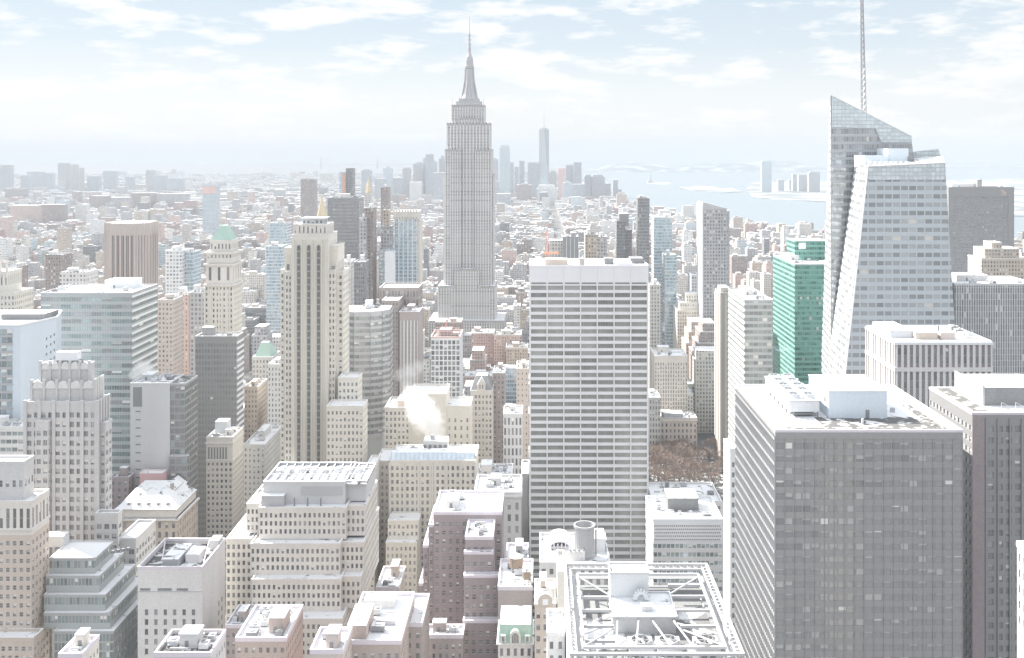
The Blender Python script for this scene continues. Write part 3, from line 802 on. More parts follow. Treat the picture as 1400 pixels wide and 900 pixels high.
for a in (0, 2.1, 4.2): m.tube((cx, cy, zt2 - .8), (cx + 3.1 * math.cos(a + .5), cy + 3.1 * math.sin(a + .5), zt2 - .8), .35, 'white_steel', 5)
B.part('baffle', m, st_)
m = Mesh(); x0v, x1v = PX(752, 362), PX(778, 362)
for k in range(10):
    a0, a1 = math.pi * k / 10, math.pi * (k + 1) / 10; mx = (x0v + x1v) / 2; rr = (x1v - x0v) / 2
    m.quad([(mx - rr*math.cos(a0), 358, z + 1 + 1.9*math.sin(a0)), (mx - rr*math.cos(a1), 358, z + 1 + 1.9*math.sin(a1)), (mx - rr*math.cos(a1), 370, z + 1 + 1.9*math.sin(a1)), (mx - rr*math.cos(a0), 370, z + 1 + 1.9*math.sin(a0))], 'snow')
    for q in (0,): m.tube((mx - rr*math.cos(a0), 357.9, z + 1 + 1.9*math.sin(a0)), (mx - rr*math.cos(a1), 357.9, z + 1 + 1.9*math.sin(a1)), .3, 'lilac_coping', 5)
for k in range(1, 5):
    x = x0v + (x1v - x0v) * k / 5; m.box(x - .2, x + .2, 357.8, 358.2, z, z + 2.2, 'lilac_coping')
m.box(x0v, x1v, 358.3, 370, z, z + 1, 'pale_stone')
B.part('barrel_vault', m)
B.box('bulkhead', PX(777, 352), PX(803, 352) - 1, 347.2, 350.4 - 2, z, z + 3.4, 'pale_stone', 'snow')
B.box('bulkhead', PX(806, 354), PX(828, 354), 356, 366, z, z + 4.6, 'white_panel', 'snow_patchy')
m = Mesh(); m.tube((PX(815, 352), 353, z), (PX(815, 352), 353, z + 9), .35, 'steel', 8); B.part('vent_pipe', m)
for k in range(4):
    m = Mesh(); x = PX(779 + k * 6, 349); m.lathe(x, 348, [(.5, z + 3.4), (.5, z + 4)], 'steel', 10, 'dark_machinery'); B.part('fan', m)
B.done((790, 750, 350, 'the round stack'))

# ---------------- low block with the white honeycomb band
B, a, b, c, d, z = tower('office_building', 'low office block with white honeycomb band and pale green glass beside the white gridded slab', 'office building', 893, 988, 713, 450, 31, 'white_panel', W_(1.9, 3.8, .86, .5, glass='pane_green', mid='pane_blue', mt=9.2, rec=.2, spandrel='pale_stone'), 'snow', n=5, seed=4, fin=False, big=False)
hc = Mesh(); hc.box(a + .1, b - .1, 449.7, 449.98, z - 8.6, z - .6, 'travertine')
for r in range(5):
    for k in range(34):
        x = a + .8 + k * (b - a - 1.8) / 33.5 + (0.45 if r % 2 else 0); zz = z - 1.9 - r * 1.5
        hc.box(x - .28, x + .28, 449.62, 449.72, zz - .32, zz + .32, 'mullion_grey')
B.part('honeycomb_screen', hc)
B.box('plant_room', a + 8, a + 22, 462, 475, z, z + 6.2, 'dark_machinery', 'snow'); B.box('terrace', a + 2, b - 2, 452, 458, z + .01, z + .9, 'pale_stone', 'snow')
for k in range(6):
    m = Mesh(); x = a + 3 + k * 5; m.lathe(x, 459.6, [(1.0, z), (1.0, z + 1.1), (.8, z + 1.4)], 'pale_machinery', 10, 'snow'); B.part('vent', m)
B.done((935, 720, 450, 'the honeycomb block'))
tower('terrace_house', 'low snow roofed block with bare planters behind the honeycomb block', 'building', 893, 987, 688, 520, 30, 'pale_stone', W_(3, 3.6, .5, .5), 'snow', n=8, seed=12)

# ---------------- white gridded slab in the centre
z = PZ(365, 540); xa, xb = PX(723.6, 540), PX(886.7, 540)
B = Building('office_tower', 'broad white gridded office slab with dark ribbon windows and blank white top band', 'office tower', (xa + xb) / 2, 560)
ST = W_((xb - xa - 1.2) / 7, 3.86, .955, .60, rec=.55, mt=9.4, mu=.6, glass='pane_olive', mid='pane_olive', blinds=0, bar=6, frame='mullion_grey')
B.mass(xa, xb, 540, 575, 0, z, 'travertine', ST, 'snow', .9, sides='fr', st2=W_(5, 3.86, .9, .6, mt=9.4))
for k in range(8):
    x = xa + .6 + (xb - xa - 1.2) * k / 7; B.w.box(x - .32, x + .32, 539.55, 540.01, 20, z - 7.6, 'travertine')
for k in range(1, 7):
    x = xa + .6 + (xb - xa - 1.2) * k / 7; B.w.box(x - .05, x + .05, 539.96, 540.005, z - 7.4, z - .4, 'steel')
for k in range(7):
    x0 = xa + .6 + (xb - xa - 1.2) * k / 7 + .6; x1 = x0 + (xb - xa - 1.2) / 7 - 1.2
    B.w.box(x0, x1, 539.9, 540.02, z - 9.1, z - 8.3, 'dark_machinery')
B.box('plant_room', PX(745, 548), PX(776, 548), 549, 556, z, z + 3.2, 'tan_brick', 'snow')
B.box('bulkhead', PX(792, 546), PX(799, 546), 545, 549, z, z + 3.8, 'brown_brick', 'snow')
B.box('cooling_unit', PX(826, 555), PX(838, 555), 552, 560, z, z + 3.2, 'dark_machinery', 'mullion_grey')
B.box('cooling_unit', PX(862, 556), PX(880, 556), 556, 568, z, z + 2.8, 'dark_machinery', 'mullion_grey')
B.box('roof_unit', PX(842, 548), PX(864, 548), 547, 553, z, z + 1.6, 'pale_machinery', 'snow')
m = Mesh(); xm = PX(762, 562)
for k in range(9): m.box(xm - .12, xm + .12, 561.9, 562.1, z + k*.02, z + .4, 'red_paint')
B.done((805, 380, 540, 'the white gridded slab'))
# red crane on its roof
cr_ = thing('roof_crane', 'small red lattice crane standing on the roof of the white gridded slab', 'crane', (PX(748, 562), 562, z))
x = PX(748, 562); m = Mesh(); hgt = 17
for sx in (-.6, .6):
    for sy in (-.6, .6): m.tube((x + sx, 562 + sy, z), (x + sx, 562 + sy, z + hgt), .11, 'red_paint', 4)
for k in range(11):
    a, b = z + k * hgt / 11, z + (k + 1) * hgt / 11
    for s in (-.6, .6): m.tube((x - .6, 562 + s, a), (x + .6, 562 + s, b), .08, 'red_paint', 4); m.tube((x + s, 561.4, b), (x + s, 562.6, a), .08, 'red_paint', 4)
put('mast', m, cr_)
m = Mesh(); m.box(x - 2.0, x + 6.5, 561.3, 562.7, z + 4.6, z + 5.7, 'orange_paint'); put('cab', m, cr_)
m = Mesh(); m.tube((x, 562, z + hgt), (x + 1.0, 562, z + hgt + 5), .25, 'red_paint', 4, .12); m.tube((x, 562, z + hgt), (x - 2.5, 562, z + hgt - 3), .14, 'red_paint', 4); put('jib', m, cr_)

# ---------------- bare stone tower lower left
z = PZ(778, 404); xa, xb = PX(188.3, 404), PX(276.4, 404)
B = Building('stone_tower', 'plain pale stone tower with few windows, blank side wall and sunken roof plant', 'tower', (xa + xb) / 2, 419)
B.mass(xa, xb, 404, 434, 0, z, 'pale_stone', W_(3.6, 3.9, .36, .62, rec=.5, mt=15.5, mu=1.6, blinds=.1, skip=.05), None, 1.0, 'lilac_coping', sides='f')
r = Mesh(); r.quad([(xa, 404, z - 1.6), (xb, 404, z - 1.6), (xb, 434, z - 1.6), (xa, 434, z - 1.6)], 'snow_thin'); B.part('roof', r)
B.w.box(xa + .01, xb - .01, 403.75, 404, z - 9.0, z - 8.7, 'steel', 'snow')
for a, b in ((1, 5), (8, 13.5), (15.5, 20)): B.w.box(xa + a, xa + b, 403.9, 404.02, z - 8.6, z - 7.6, 'dark_machinery', 'snow')
B.box('cooling_unit', xa + 7, xa + 14, 410, 427, z - 1.6, z + 1.4, 'steel', 'snow_patchy'); B.box('bulkhead', xa + 15.5, xa + 21, 414, 423, z - 1.6, z + 1.8, 'pale_stone', 'snow')
B.box('bulkhead', xb - 4.6, xb - .8, 427, 433, z - 1.6, z + 2.6, 'pale_stone', 'snow')
m = Mesh(); m.tube((xa + 1, 431, z + .6), (xa + 8, 408, z + .6), .25, 'lilac_coping', 4); m.tube((xb - 1, 409, z + .6), (xb - 6, 431, z + .6), .25, 'lilac_coping', 4); B.part('brace', m)
for k in range(9): B.w.box(xb - .02, xb + .12, 424.5, 425.5, z - 24 - k * 3.9, z - 22 - k * 3.9, 'dark_machinery'); B.w.box(xb - .02, xb + .12, 428.5, 429.6, z - 24 - k * 3.9, z - 22 - k * 3.9, 'dark_machinery')
B.done((232, 790, 404, 'the plain stone tower'))

# ---------------- brown tower lower left corner
BR = W_(2.65, 3.5, .5, .5, sillmat=1, rec=.3, mt=1.6, blinds=.4, bar=1, frame='white_steel')
B = Building('brick_tower', 'tan brick tower with tall stone arcade top, beside the green glass ziggurat', 'tower', -212, 415)
xa, xb = PX(-40, 400), PX(43, 400)
B.mass(xa, xb, 400, 414.5, 0, PZ(732, 400), 'tan_brick', BR, None, 0)
B.mass(xa, xb, 400.0, 414.5, PZ(732, 400) + .01, PZ(689, 400), 'limestone', W_(2.65, 10.0, .5, .78, rec=.4, mt=1.0, bar=1, frame='limestone'), 'snow', 1.2, zvis=False)
B.cornice(xa, xb, 400, 414.5, PZ(725, 400), .8, .5)
B.mass(PX(-40, 404), PX(33, 404), 404, 412, PZ(689, 400), PZ(634, 404), 'grey_stone', W_(2.6, 4.4, .5, .6, mt=6), 'snow', 1.0, zvis=False)
B.mass(xa, PX(46, 392), 392, 399.8, 0, PZ(876, 392), 'tan_brick', BR, 'snow', 1.2)
B.done((30, 720, 400, 'the tan arcaded tower'))

# ---------------- green glass ziggurat
B = Building('office_building', 'stepped ziggurat of small paned green grey glass with snowy ledges', 'office building', -182, 414)
GR = W_(1.42, 3.55, .80, .80, rec=.14, mt=.55, glass='pane_green', mid='pane_mid', blinds=.12, pier='green_metal', headfrac=.5)
tiers = ((764, 130, 412.0, 430), (788, 136, 409.5, 434), (814, 144, 407.0, 437), (839, 151, 404.5, 440), (864, 155, 402.0, 443))
for i, (y, xr, D, back) in enumerate(tiers):
    zb = PZ(tiers[i + 1][0], tiers[i + 1][2]) if i < 4 else 0
    B.mass(max(PX(60 if i < 4 else 74, D), -198), PX(xr, D), D, back, zb, PZ(y, D), 'green_metal', GR, 'snow', .35, 'steel')
z0_ = PZ(764, 412)
B.box('bulkhead', PX(60, 425), PX(88, 425), 424, 429.5, z0_, z0_ + 4.5, 'concrete', 'snow')
for k in range(4):
    m = Mesh(); m.box(-175 + k * 1.7, -173.8 + k * 1.7, 417 + k, 418.2 + k, z0_, z0_ + 1.2, 'dark_machinery', 'snow'); B.part('roof_unit', m)
B.done((110, 800, 405, 'the glass ziggurat'))

# ---------------- art deco grey tower with scalloped crown
z1, z2, z3 = PZ(552, 450), PZ(525, 453), PZ(499, 456)
B = Building('art_deco_tower', 'grey art deco stone tower with scalloped stepped crown and white roof plant', 'tower', PX(90, 450), 463)
DE = W_(3.25, 4.15, .62, .56, sillmat=1, rec=.4, mt=3.2, bar=2, blinds=.4, frame='white_steel')
xa, xb = PX(35, 450), PX(132, 450)
B.mass(xa, xb, 450, 463, 0, z1, 'grey_stone', DE, 'snow', 1.0)
for k in range(6):
    x = xa + (xb - xa) * k / 5; B.w.box(x - .75, x + .75, 449.3, 450.02, 30, z1 + 1.6, 'grey_stone', 'snow')
for k in range(5):
    y = 450.8 + 11.4 * k / 4; B.w.box(xb - .02, xb + .6, y - .7, y + .7, 30, z1 + 1.4, 'grey_stone', 'snow')
B.mass(PX(43, 453), PX(129, 453), 453, 462, z1, z2, 'grey_stone', W_(4.6, 7.4, .42, .72, rec=.4, mt=1.0), 'snow', .6, zvis=False)
B.mass(PX(55, 456), PX(122, 456), 456, 461.5, z2, z3, 'grey_stone', W_(3.3, 7.0, .42, .7, rec=.5, mt=1.6), 'snow', .6, zvis=False)
m = Mesh()
for (xs, xe, D, zz, n) in ((43, 129, 452.6, z2, 5), (55, 122, 455.6, z3, 5)):
    A_, B_ = PX(xs, D), PX(xe, D)
    for k in range(n):
        c0, hw = A_ + (B_ - A_) * (k + .5) / n, (B_ - A_) / n * .42
        pts = [(c0 - hw * math.cos(math.pi * j / 8), zz - 2.0 + 3.4 * math.sin(math.pi * j / 8)) for j in range(9)]
        m.quad([(x, D, q) for x, q in pts], 'pale_stone'); m.quad([(x, D + .8, q) for x, q in reversed(pts)], 'pale_stone')
        for j in range(8):
            a, b = pts[j], pts[j + 1]; m.quad([(a[0], D, a[1]), (a[0], D + .8, a[1]), (b[0], D + .8, b[1]), (b[0], D, b[1])], 'snow')
    for k in range(n + 1):
        x = A_ + (B_ - A_) * k / n; m.box(x - .5, x + .5, D - .3, D + 1, zz - 8, zz + 1.9, 'grey_stone', 'snow')
for k in range(5):
    y = 453.8 + 7.6 * k / 4; x = PX(129, 453); m.box(x - .1, x + .6, y - .5, y + .5, z2 - 8, z2 + 2.2, 'pale_stone', 'snow')
B.part('crown', m)
m = Mesh(); m.box(PX(81, 460), PX(110, 460), 456.8, 461, z3 + 1.8, z3 + 5.6, 'white_panel', 'snow'); m.box(PX(79, 460), PX(112, 460), 456.6, 461.2, z3 + .2, z3 + 1.8, 'dark_machinery'); B.part('cooling_tower', m)
B.mass(PX(48, 447), PX(66, 447), 447.2, 449.2, 0, PZ(577, 447), 'grey_stone', DE, 'snow', .5)
B.mass(PX(131, 445), PX(162, 445), 444.5, 449, 0, PZ(705, 444), 'grey_stone', DE, 'snow', 1.0)
B.mass(PX(162, 448), PX(187, 448), 447, 470, 0, PZ(739, 447), 'grey_stone', DE, 'snow', 1.0)
B.mass(PX(133, 456), PX(148, 456), 453, 460, 0, PZ(577, 456), 'grey_stone', DE, 'snow', .6)
B.done((90, 560, 450, 'the scalloped tower'))

# ---------------- banded glass slab behind it
z = PZ(402, 600); xa, xb = PX(55.5, 600), PX(180.5, 600)
B = Building('office_tower', 'wide flat roofed slab of pale green glass bands behind the scalloped art deco tower', 'office tower', (xa + xb) / 2, 620)
B.mass(xa, xb, 600, 640, 0, z, 'green_metal', W_(6.0, 4.35, .97, .56, rec=.12, mt=1.2, glass='pane_green', mid='pane_mid', blinds=.05, bar=4, frame='green_metal', spandrel='green_metal'), 'snow', .8, 'steel')
for k in range(33): B.w.box(xb - .02, xb + .25, 600.2, 639.8, z - 2.3 - k * 4.35, z - 1.1 - k * 4.35, 'white_panel')
clutter(B.root, xa, xb, 600, 640, z, 5, 6, 0, 'white_panel'); B.done((120, 410, 600, 'the green banded slab'))

# ---------------- white sided tower at the left edge
z = PZ(446, 520)
B = Building('office_tower', 'white panelled tower with blank angled side wall left of the wide green glass slab', 'office tower', -270, 535)
A_ = (PX(28, 520), 520); C_ = (PX(77, 545), 545)
pts = [(PX(-60, 520), 520), A_, C_, (C_[0] - 8, 568), (PX(-60, 560), 568)]
B.w.prism(pts, 0, z, 'blue_white_panel', 'snow_patchy')
import itertools
for k in range(11):
    za = z - 9 - k * 4.1
    for j, t in enumerate((.72, .84, .94)):
        x, y = A_[0] + (C_[0] - A_[0]) * t, A_[1] + (C_[1] - A_[1]) * t
        if k < 4: B.w.box(x - .35, x + .35, y - .35, y - .05, za - 1.4 + j*.6, za + j*.6, 'dark_machinery')
xg0, xg1 = PX(-60, 519.8), PX(17, 519.8)
for k in range(24):
    zz = z - 4.5 - k * 4.1; B.w.box(xg0, xg1, 519.7, 520.02, zz - 1.2, zz, 'steel')
    for j in range(10):
        a = xg0 + (xg1 - xg0) * j / 10; m_ = (a + (xg1 - xg0) / 20, 519.9, zz + 1.45)
        B.panes.append((m_[0], m_[1], m_[2], 1, 0, 0, -1, (xg1 - xg0) / 10 - .25, 2.8))
B.style = W_(1, 1, 1, 1, glass='pane_blue', mid='pane_green', blinds=.15)
m = Mesh(); q = [(p[0], p[1]) for p in pts]
for i in range(5):
    a, b = q[i], q[(i + 1) % 5]; m.tube((a[0], a[1], z + .5), (b[0], b[1], z + .5), .6, 'white_panel', 4)
B.part('parapet', m); B.box('plant_room', -285, -262, 540, 556, z, z + 3, 'dark_machinery', 'snow_patchy')
FOOT.append((-320, -245, 520, 568, z)); B.done((40, 440, 520, 'the white panelled tower'))
tower('office_building', 'low pale banded block with snowy terrace under the white panelled tower', 'office building', -40, 40, 586, 500, 14, 'pale_stone', W_(3, 3.9, .9, .5, glass='pane_green'), n=2)

# ============================================================ MIDDLE DISTANCE, LEFT
# grey concrete slab with dark glass flank
z = PZ(525.5, 566)
B = Building('office_tower', 'blank grey concrete slab with dark glass flank and a steam puff at its roof', 'office tower', PX(215, 566), 577)
B.mass(PX(178, 566), PX(232, 566), 566, 588, 0, z, 'concrete', None, 'snow_patchy', .8)
B.mass(PX(232.2, 567), PX(253, 567), 567, 588, 0, z - .2, 'bronze_metal', W_(2.8, 3.9, .8, .7, glass='pane_bronze', mid='pane_green', blinds=.05), 'snow_thin', .5, 'steel')
B.mass(PX(232.2, 563.5), PX(256, 563.5), 563.6, 566.9, 0, PZ(625, 563.5), 'bronze_metal', W_(2.8, 3.9, .8, .7, glass='pane_bronze', mid='pane_green', blinds=.05), 'snow', .5)
xa = PX(178, 566)
B.w.box(xa + 1.6, xa + 6.6, 565.9, 566.02, z - 12.5, z - 1.6, 'dark_machinery')
for k in range(14): B.w.box(xa + 3.0, xa + 5.8, 565.9, 566.02, z - 15.5 - k * 4.6, z - 14.8 - k * 4.6, 'dark_machinery')
clutter(B.root, PX(178, 566), PX(232, 566), 566, 588, z, 8, 5, 0, 'concrete'); B.done((215, 530, 566, 'the blank concrete slab'))

# black slab
B, a, b, c, d, z = tower('office_tower', 'plain black office slab with white striped side, left of the tall grooved shaft', 'office tower', 267, 323.6, 462, 650, 15, 'black_metal', W_(1.9, 3.8, .8, .62, rec=.12, glass='pane_bronze', mid='pane_bronze', blinds=.01, mt=3), 'snow', fin=False, n=3, mark='the plain black slab')
for k in range(30): B.w.box(b - .02, b + .5, c + .3, d - .3, z - 4 - k * 3.8, z - 2.6 - k * 3.8, 'white_panel')
B.done()

# beige corniced tower
B, a, b, c, d, z = tower('stone_tower', 'slim beige stone tower with grouped windows and grey roof plant beside the sunlit street', 'tower', 282, 318, 600, 600, 22, 'limestone', W_(2.55, 3.35, .52, .52, rec=.3, mt=13.5, blinds=.15), 'snow_patchy', fin=False, n=4, mark='the slim beige tower')
for k in range(7): B.w.box(a + 1 + k * 1.7, a + 2.0 + k * 1.7, c - .05, c + .02, z - 12, z - 5, 'dark_machinery')
B.cornice(a, b, c, d, z - 3.2, .9, .5); B.cornice(a, b, c, d, z - 13, .6, .3)
B.box('plant_room', PX(296, 614), PX(312, 614), 611, 619, z, z + 7.2, 'pale_machinery', 'snow'); B.done()

# brick palazzo with snowy mansard and dormers
z = PZ(697, 522); xa, xb = PX(156, 522), PX(242, 522)
B = Building('brick_building', 'brown brick block with snowy mansard roof and a row of small dormers', 'building', (xa + xb) / 2, 542)
B.mass(xa, xb, 522, 554, 0, z - 4.5, 'tan_brick', W_(3.4, 5.0, .42, .62, rec=.4, mt=1.2, blinds=.15), None, 0, zvis=False)
B.mass(xa + .8, xb - .8, 522.8, 553.2, z - 4.5, z, 'limestone', W_(2.9, 4.4, .55, .7, mt=.4), None, 0, zvis=False)
B.cornice(xa, xb, 522, 554, z - 5.4, .9, 1.1); B.cornice(xa + .8, xb - .8, 522.8, 553.2, z - .3, .5, .7)
m = Mesh(); m.prism([(xa + .8, 522.8), (xb - .8, 522.8), (xb - .8, 553.2), (xa + .8, 553.2)], z + .2, z + 6.8, 'snow', 'snow', [(xa + 6, 533), (xb - 9, 533), (xb - 9, 548), (xa + 6, 548)])
rf = B.part('mansard_roof', m)
for k in range(5):
    m = Mesh(); x = xa + 6.5 + k * 5.0; m.box(x - .7, x + .7, 524.6, 527.5, z + .6, z + 2.6, 'dark_brick', 'snow'); B.part('dormer', m, rf)
B.box('chimney', xb - 8.5, xb - 7.2, 536, 538, z + 4, z + 9, 'brown_brick', 'snow')
m = Mesh(); m.tube((xb - 8, 528, z + 3.4), (xb - 5, 546, z + 6.2), .2, 'dark_machinery', 4); B.part('ridge_rail', m)
B.done((205, 690, 522, 'the mansard block'))
# small roofs behind it
B = Building('flat_roofed_house', 'small house with pink metal walls and snowy flat roof behind the mansard block', 'house', PX(205, 556), 559)
B.mass(PX(191, 556), PX(222, 556), 556, 562.5, 0, PZ(648, 556), 'pink_metal_roof', None, 'snow', .4); B.done()
B = Building('gabled_house', 'small house with white gabled roof to the right of the pink walled house', 'house', PX(238, 556), 559)
zz = PZ(664, 556); B.mass(PX(226, 556), PX(250, 556), 556, 562.5, 0, zz, 'pale_stone', None, None, 0)
m = Mesh(); a, b = PX(226, 556), PX(250, 556); c = (a + b) / 2
m.quad([(a, 556, zz), (b, 556, zz), (c, 556, zz + 3.6)], 'steel'); m.quad([(a - .4, 555.7, zz - .2), (c, 555.7, zz + 3.7), (c, 562.5, zz + 3.7), (a - .4, 562.5, zz - .2)], 'snow'); m.quad([(b + .4, 555.7, zz - .2), (b + .4, 562.5, zz - .2), (c, 562.5, zz + 3.7), (c, 555.7, zz + 3.7)], 'snow')
B.part('gable_roof', m); B.done()
tower('brick_building', 'dark low block with cluttered roof left of the pink walled house', 'building', 150, 176, 655, 555.5, 7.4, 'dark_brick', W_(3, 3.6, .45, .5), 'snow_patchy', n=6)

# tall shaft with three dark grooves
ZS = lambda y: PZ(y, 590)
B = Building('art_deco_tower', 'tall pale art deco shaft with three dark vertical grooves and stepped shoulders', 'tower', PX(425, 590), 605)
xa, xb = PX(399, 590), PX(449, 590)
B.mass(xa, xb, 590, 616, 0, ZS(322), 'warm_limestone', None, 'snow', .6)
B.ribs(xa, xb, 590, 30, ZS(328), 0 + 1, .16, .5, 'warm_limestone')
for gx in (408.5, 422.2, 435.6):        # dark glazed grooves
    x = PX(gx, 590); B.w.box(x - .85, x + .85, 589.55, 590.03, 40, ZS(337), 'groove_dark')
    m = Mesh(); m.lathe(x, 589.9, [(.85, ZS(337)), (.5, ZS(335.6)), (.05, ZS(334.6))], 'groove_dark', 8); B.part('groove_head', m)
    for k in range(34):
        zz = ZS(338) - 2 - k * 3.85; B.w.box(x - .8, x + .8, 589.52, 589.549, zz - .9, zz, 'mullion_grey')
for gx in (399, 404, 413, 417.5, 427, 431, 440, 445, 449):
    x = PX(gx, 590); B.w.box(x - .22, x + .22, 589.3, 590.02, 40, ZS(328), 'warm_limestone')
B.mass(PX(401, 592), PX(447, 592), 592, 612, ZS(322), ZS(308), 'limestone', W_(2.6, 5.2, .3, .74, rec=.4, mt=.3), 'snow', .5, zvis=False)
B.mass(PX(413, 596), PX(442, 596), 596, 608, ZS(308), ZS(301), 'grey_stone', W_(2.5, 2.6, .5, .6, mt=.3), 'snow', .4, zvis=False)
B.box('roof_slab', PX(411, 595), PX(444, 595), 595, 609, ZS(301) + .42, ZS(301) + .9, 'pale_stone', 'snow')
W5 = W_(2.3, 3.75, .48, .52, rec=.3, mt=1.5, bar=1, blinds=.3)
B.mass(PX(389, 594), PX(398.8, 594), 594, 614, 0, PZ(340, 594), 'warm_limestone', W_(4.2, 3.75, .4, .9, rec=.4, mt=9), 'snow', .6)
B.mass(PX(383.5, 597), PX(388.8, 597), 597, 612, 0, PZ(344 + 26, 597), 'warm_limestone', W5, 'snow', .6)
B.mass(PX(449.2, 594), PX(462, 594), 594, 614, 0, PZ(337, 594), 'warm_limestone', W_(4.2, 3.75, .4, .9, rec=.4, mt=9), 'snow', .6)
B.mass(PX(449.2, 591), PX(458, 591), 591, 593.9, 0, PZ(370, 591), 'warm_limestone', W5, 'snow', .4)
B.mass(PX(390, 591), PX(398.8, 591), 591, 593.9, 0, PZ(372, 591), 'warm_limestone', W5, 'snow', .4)
B.mass(PX(462.2, 598), PX(469, 598), 598, 618, 0, PZ(372, 598), 'warm_limestone', W5, 'snow', .5)
B.mass(PX(462.2, 585), PX(490, 585), 585, 597.9, 0, PZ(518, 585), 'warm_limestone', W5, 'snow', .8)
B.mass(PX(449.4, 576), PX(499, 576), 570, 584.9, 0, PZ(557, 570), 'warm_limestone', W5, 'snow', .8)
B.mass(PX(380, 584), PX(398, 584), 580, 590, 0, PZ(640, 580), 'warm_limestone', W5, 'snow', .6)
B.style = W5; B.done((425, 330, 590, 'the grooved shaft'))

# stepped beige office block in front of it
LS = W_(2.14, 3.5, .5, .58, rec=.35, mt=1.2, blinds=.12, sillmat=1)
B = Building('office_block', 'big stepped beige office block with rows of square windows and snowy terraces', 'office building', PX(410, 440), 460)
tz = lambda y, D: PZ(y, D)
B.mass(PX(354, 440), PX(473, 440), 440, 480, tz(742, 436), tz(696, 440), 'limestone', LS, 'snow', .8, zvis=False)
B.mass(PX(473.2, 444), PX(499, 444), 444, 478, tz(742, 436), tz(693, 444), 'limestone', LS, 'snow', .8, zvis=False)
B.mass(PX(337, 447), PX(353.8, 447), 447, 474, tz(742, 436), tz(691, 447), 'limestone', LS, 'snow', .8, zvis=False)
B.mass(PX(344, 436), PX(466, 436), 434, 481, tz(793, 430), tz(745, 434), 'limestone', LS, 'snow', .7, zvis=False)
B.mass(PX(466.2, 438), PX(497, 438), 438, 481, tz(793, 430), tz(743, 438), 'limestone', LS, 'snow', .7, zvis=False)
B.mass(PX(309, 441), PX(343.8, 441), 441, 478, 0, tz(739, 441), 'limestone', LS, 'snow', .8)
B.mass(PX(344, 428), PX(466, 428), 428, 482, tz(846, 422), tz(794, 428), 'limestone', LS, 'snow', .7, zvis=False)
B.mass(PX(466.2, 432), PX(493, 432), 432, 482, tz(846, 422), tz(790, 432), 'limestone', LS, 'snow', .7, zvis=False)
B.mass(PX(330, 424), PX(470, 424), 420, 483, 0, tz(848, 420), 'limestone', LS, 'snow', .7)
zz = tz(696, 440); B.mass(PX(360, 446), PX(472, 446), 446, 474, zz, tz(661, 446), 'concrete', None, None, .9, zvis=False)
B.mass(PX(472.2, 450), PX(501, 450), 450, 474, zz, tz(659, 450), 'concrete', None, None, .9, zvis=False)
zr = tz(661, 446); B.w.box(PX(412, 446), PX(468, 446), 445.7, 446.02, zr - 5.2, zr - 1.4, 'steel')
m = Mesh(); m.quad([(PX(360, 446), 446, zr - .4), (PX(501, 446), 446, zr - .4), (PX(501, 446), 474, zr - .4), (PX(360, 446), 474, zr - .4)], 'snow_patchy'); B.part('roof', m)
m = Mesh(); x0, x1 = PX(361, 446), PX(500, 446)
for k in range(13):
    x = x0 + (x1 - x0) * k / 12; m.box(x - .2, x + .2, 446.6, 473.4, zr - .1, zr + .5, 'steel', 'snow')
for y in (446.8, 456, 465, 473): m.box(x0, x1, y, y + .4, zr + .52, zr + .9, 'steel', 'snow')
B.part('roof_grillage', m)
for k in range(8):
    m = Mesh(); x = x0 + 3 + k * 5.2; m.lathe(x, 461 + (k % 3), [(1.5, zr - .3), (1.5, zr + 1.2), (1.3, zr + 1.5)], 'pale_machinery', 14, 'dark_machinery' if k % 2 else 'snow'); B.part('fan', m)
B.box('plant_room', PX(357, 442), PX(388, 442), 442, 445.9, zz + .02, zz + 5.0, 'steel', 'snow')
for k in range(3):
    m = Mesh(); x = PX(402 + k * 18, 443); m.box(x - .25, x + .25, 443.5, 444.2, zz, zz + 3.4, 'dark_machinery'); B.part('vent_pipe', m)
B.style = LS; B.done((410, 700, 440, 'the stepped beige block'))

# curved glass-banded block
z = PZ(427, 690)
B = Building('office_tower', 'pale green glass banded block with bowed front just right of the tall shaft', 'office tower', PX(505, 690), 705)
pts = [(PX(466, 690), 692), (PX(484, 688), 688), (PX(506, 689), 689), (PX(522, 693), 693), (PX(533, 700), 700), (PX(536, 716), 716), (PX(468, 716), 716)]
B.w.prism(pts, 0, z, 'green_metal', 'snow')
for k in range(7):
    (x0, y0), (x1, y1) = pts[k], pts[(k + 1) % 7]
    L = math.hypot(x1 - x0, y1 - y0); u = ((x1 - x0) / L, (y1 - y0) / L); n = (u[1], -u[0])
    if k < 5:
        st5 = W_(max(2.5, L / max(1, round(L / 3.2))), 4.3, .93, .56, rec=.3, mt=2.0, blinds=.12)
        off = (x0 + n[0] * .6, y0 + n[1] * .6); holed_wall(B.w, B.panes, off, u, n, L, PZ(600, 690), z, st5, 'steel')
m = Mesh(); m.prism([(p[0], p[1]) for p in pts], z, z + .8, 'white_panel', 'snow'); B.part('parapet', m)
B.style = W_(1, 1, 1, 1, glass='pane_mid', mid='pane_green', blinds=.12, bar=3)
clutter(B.root, PX(484, 690), PX(520, 690), 697, 714, z + .8, 3, 5, 0, 'white_panel'); FOOT.append((PX(466, 690), PX(536, 690), 688, 716, z)); B.done((500, 430, 690, 'the bowed block'))

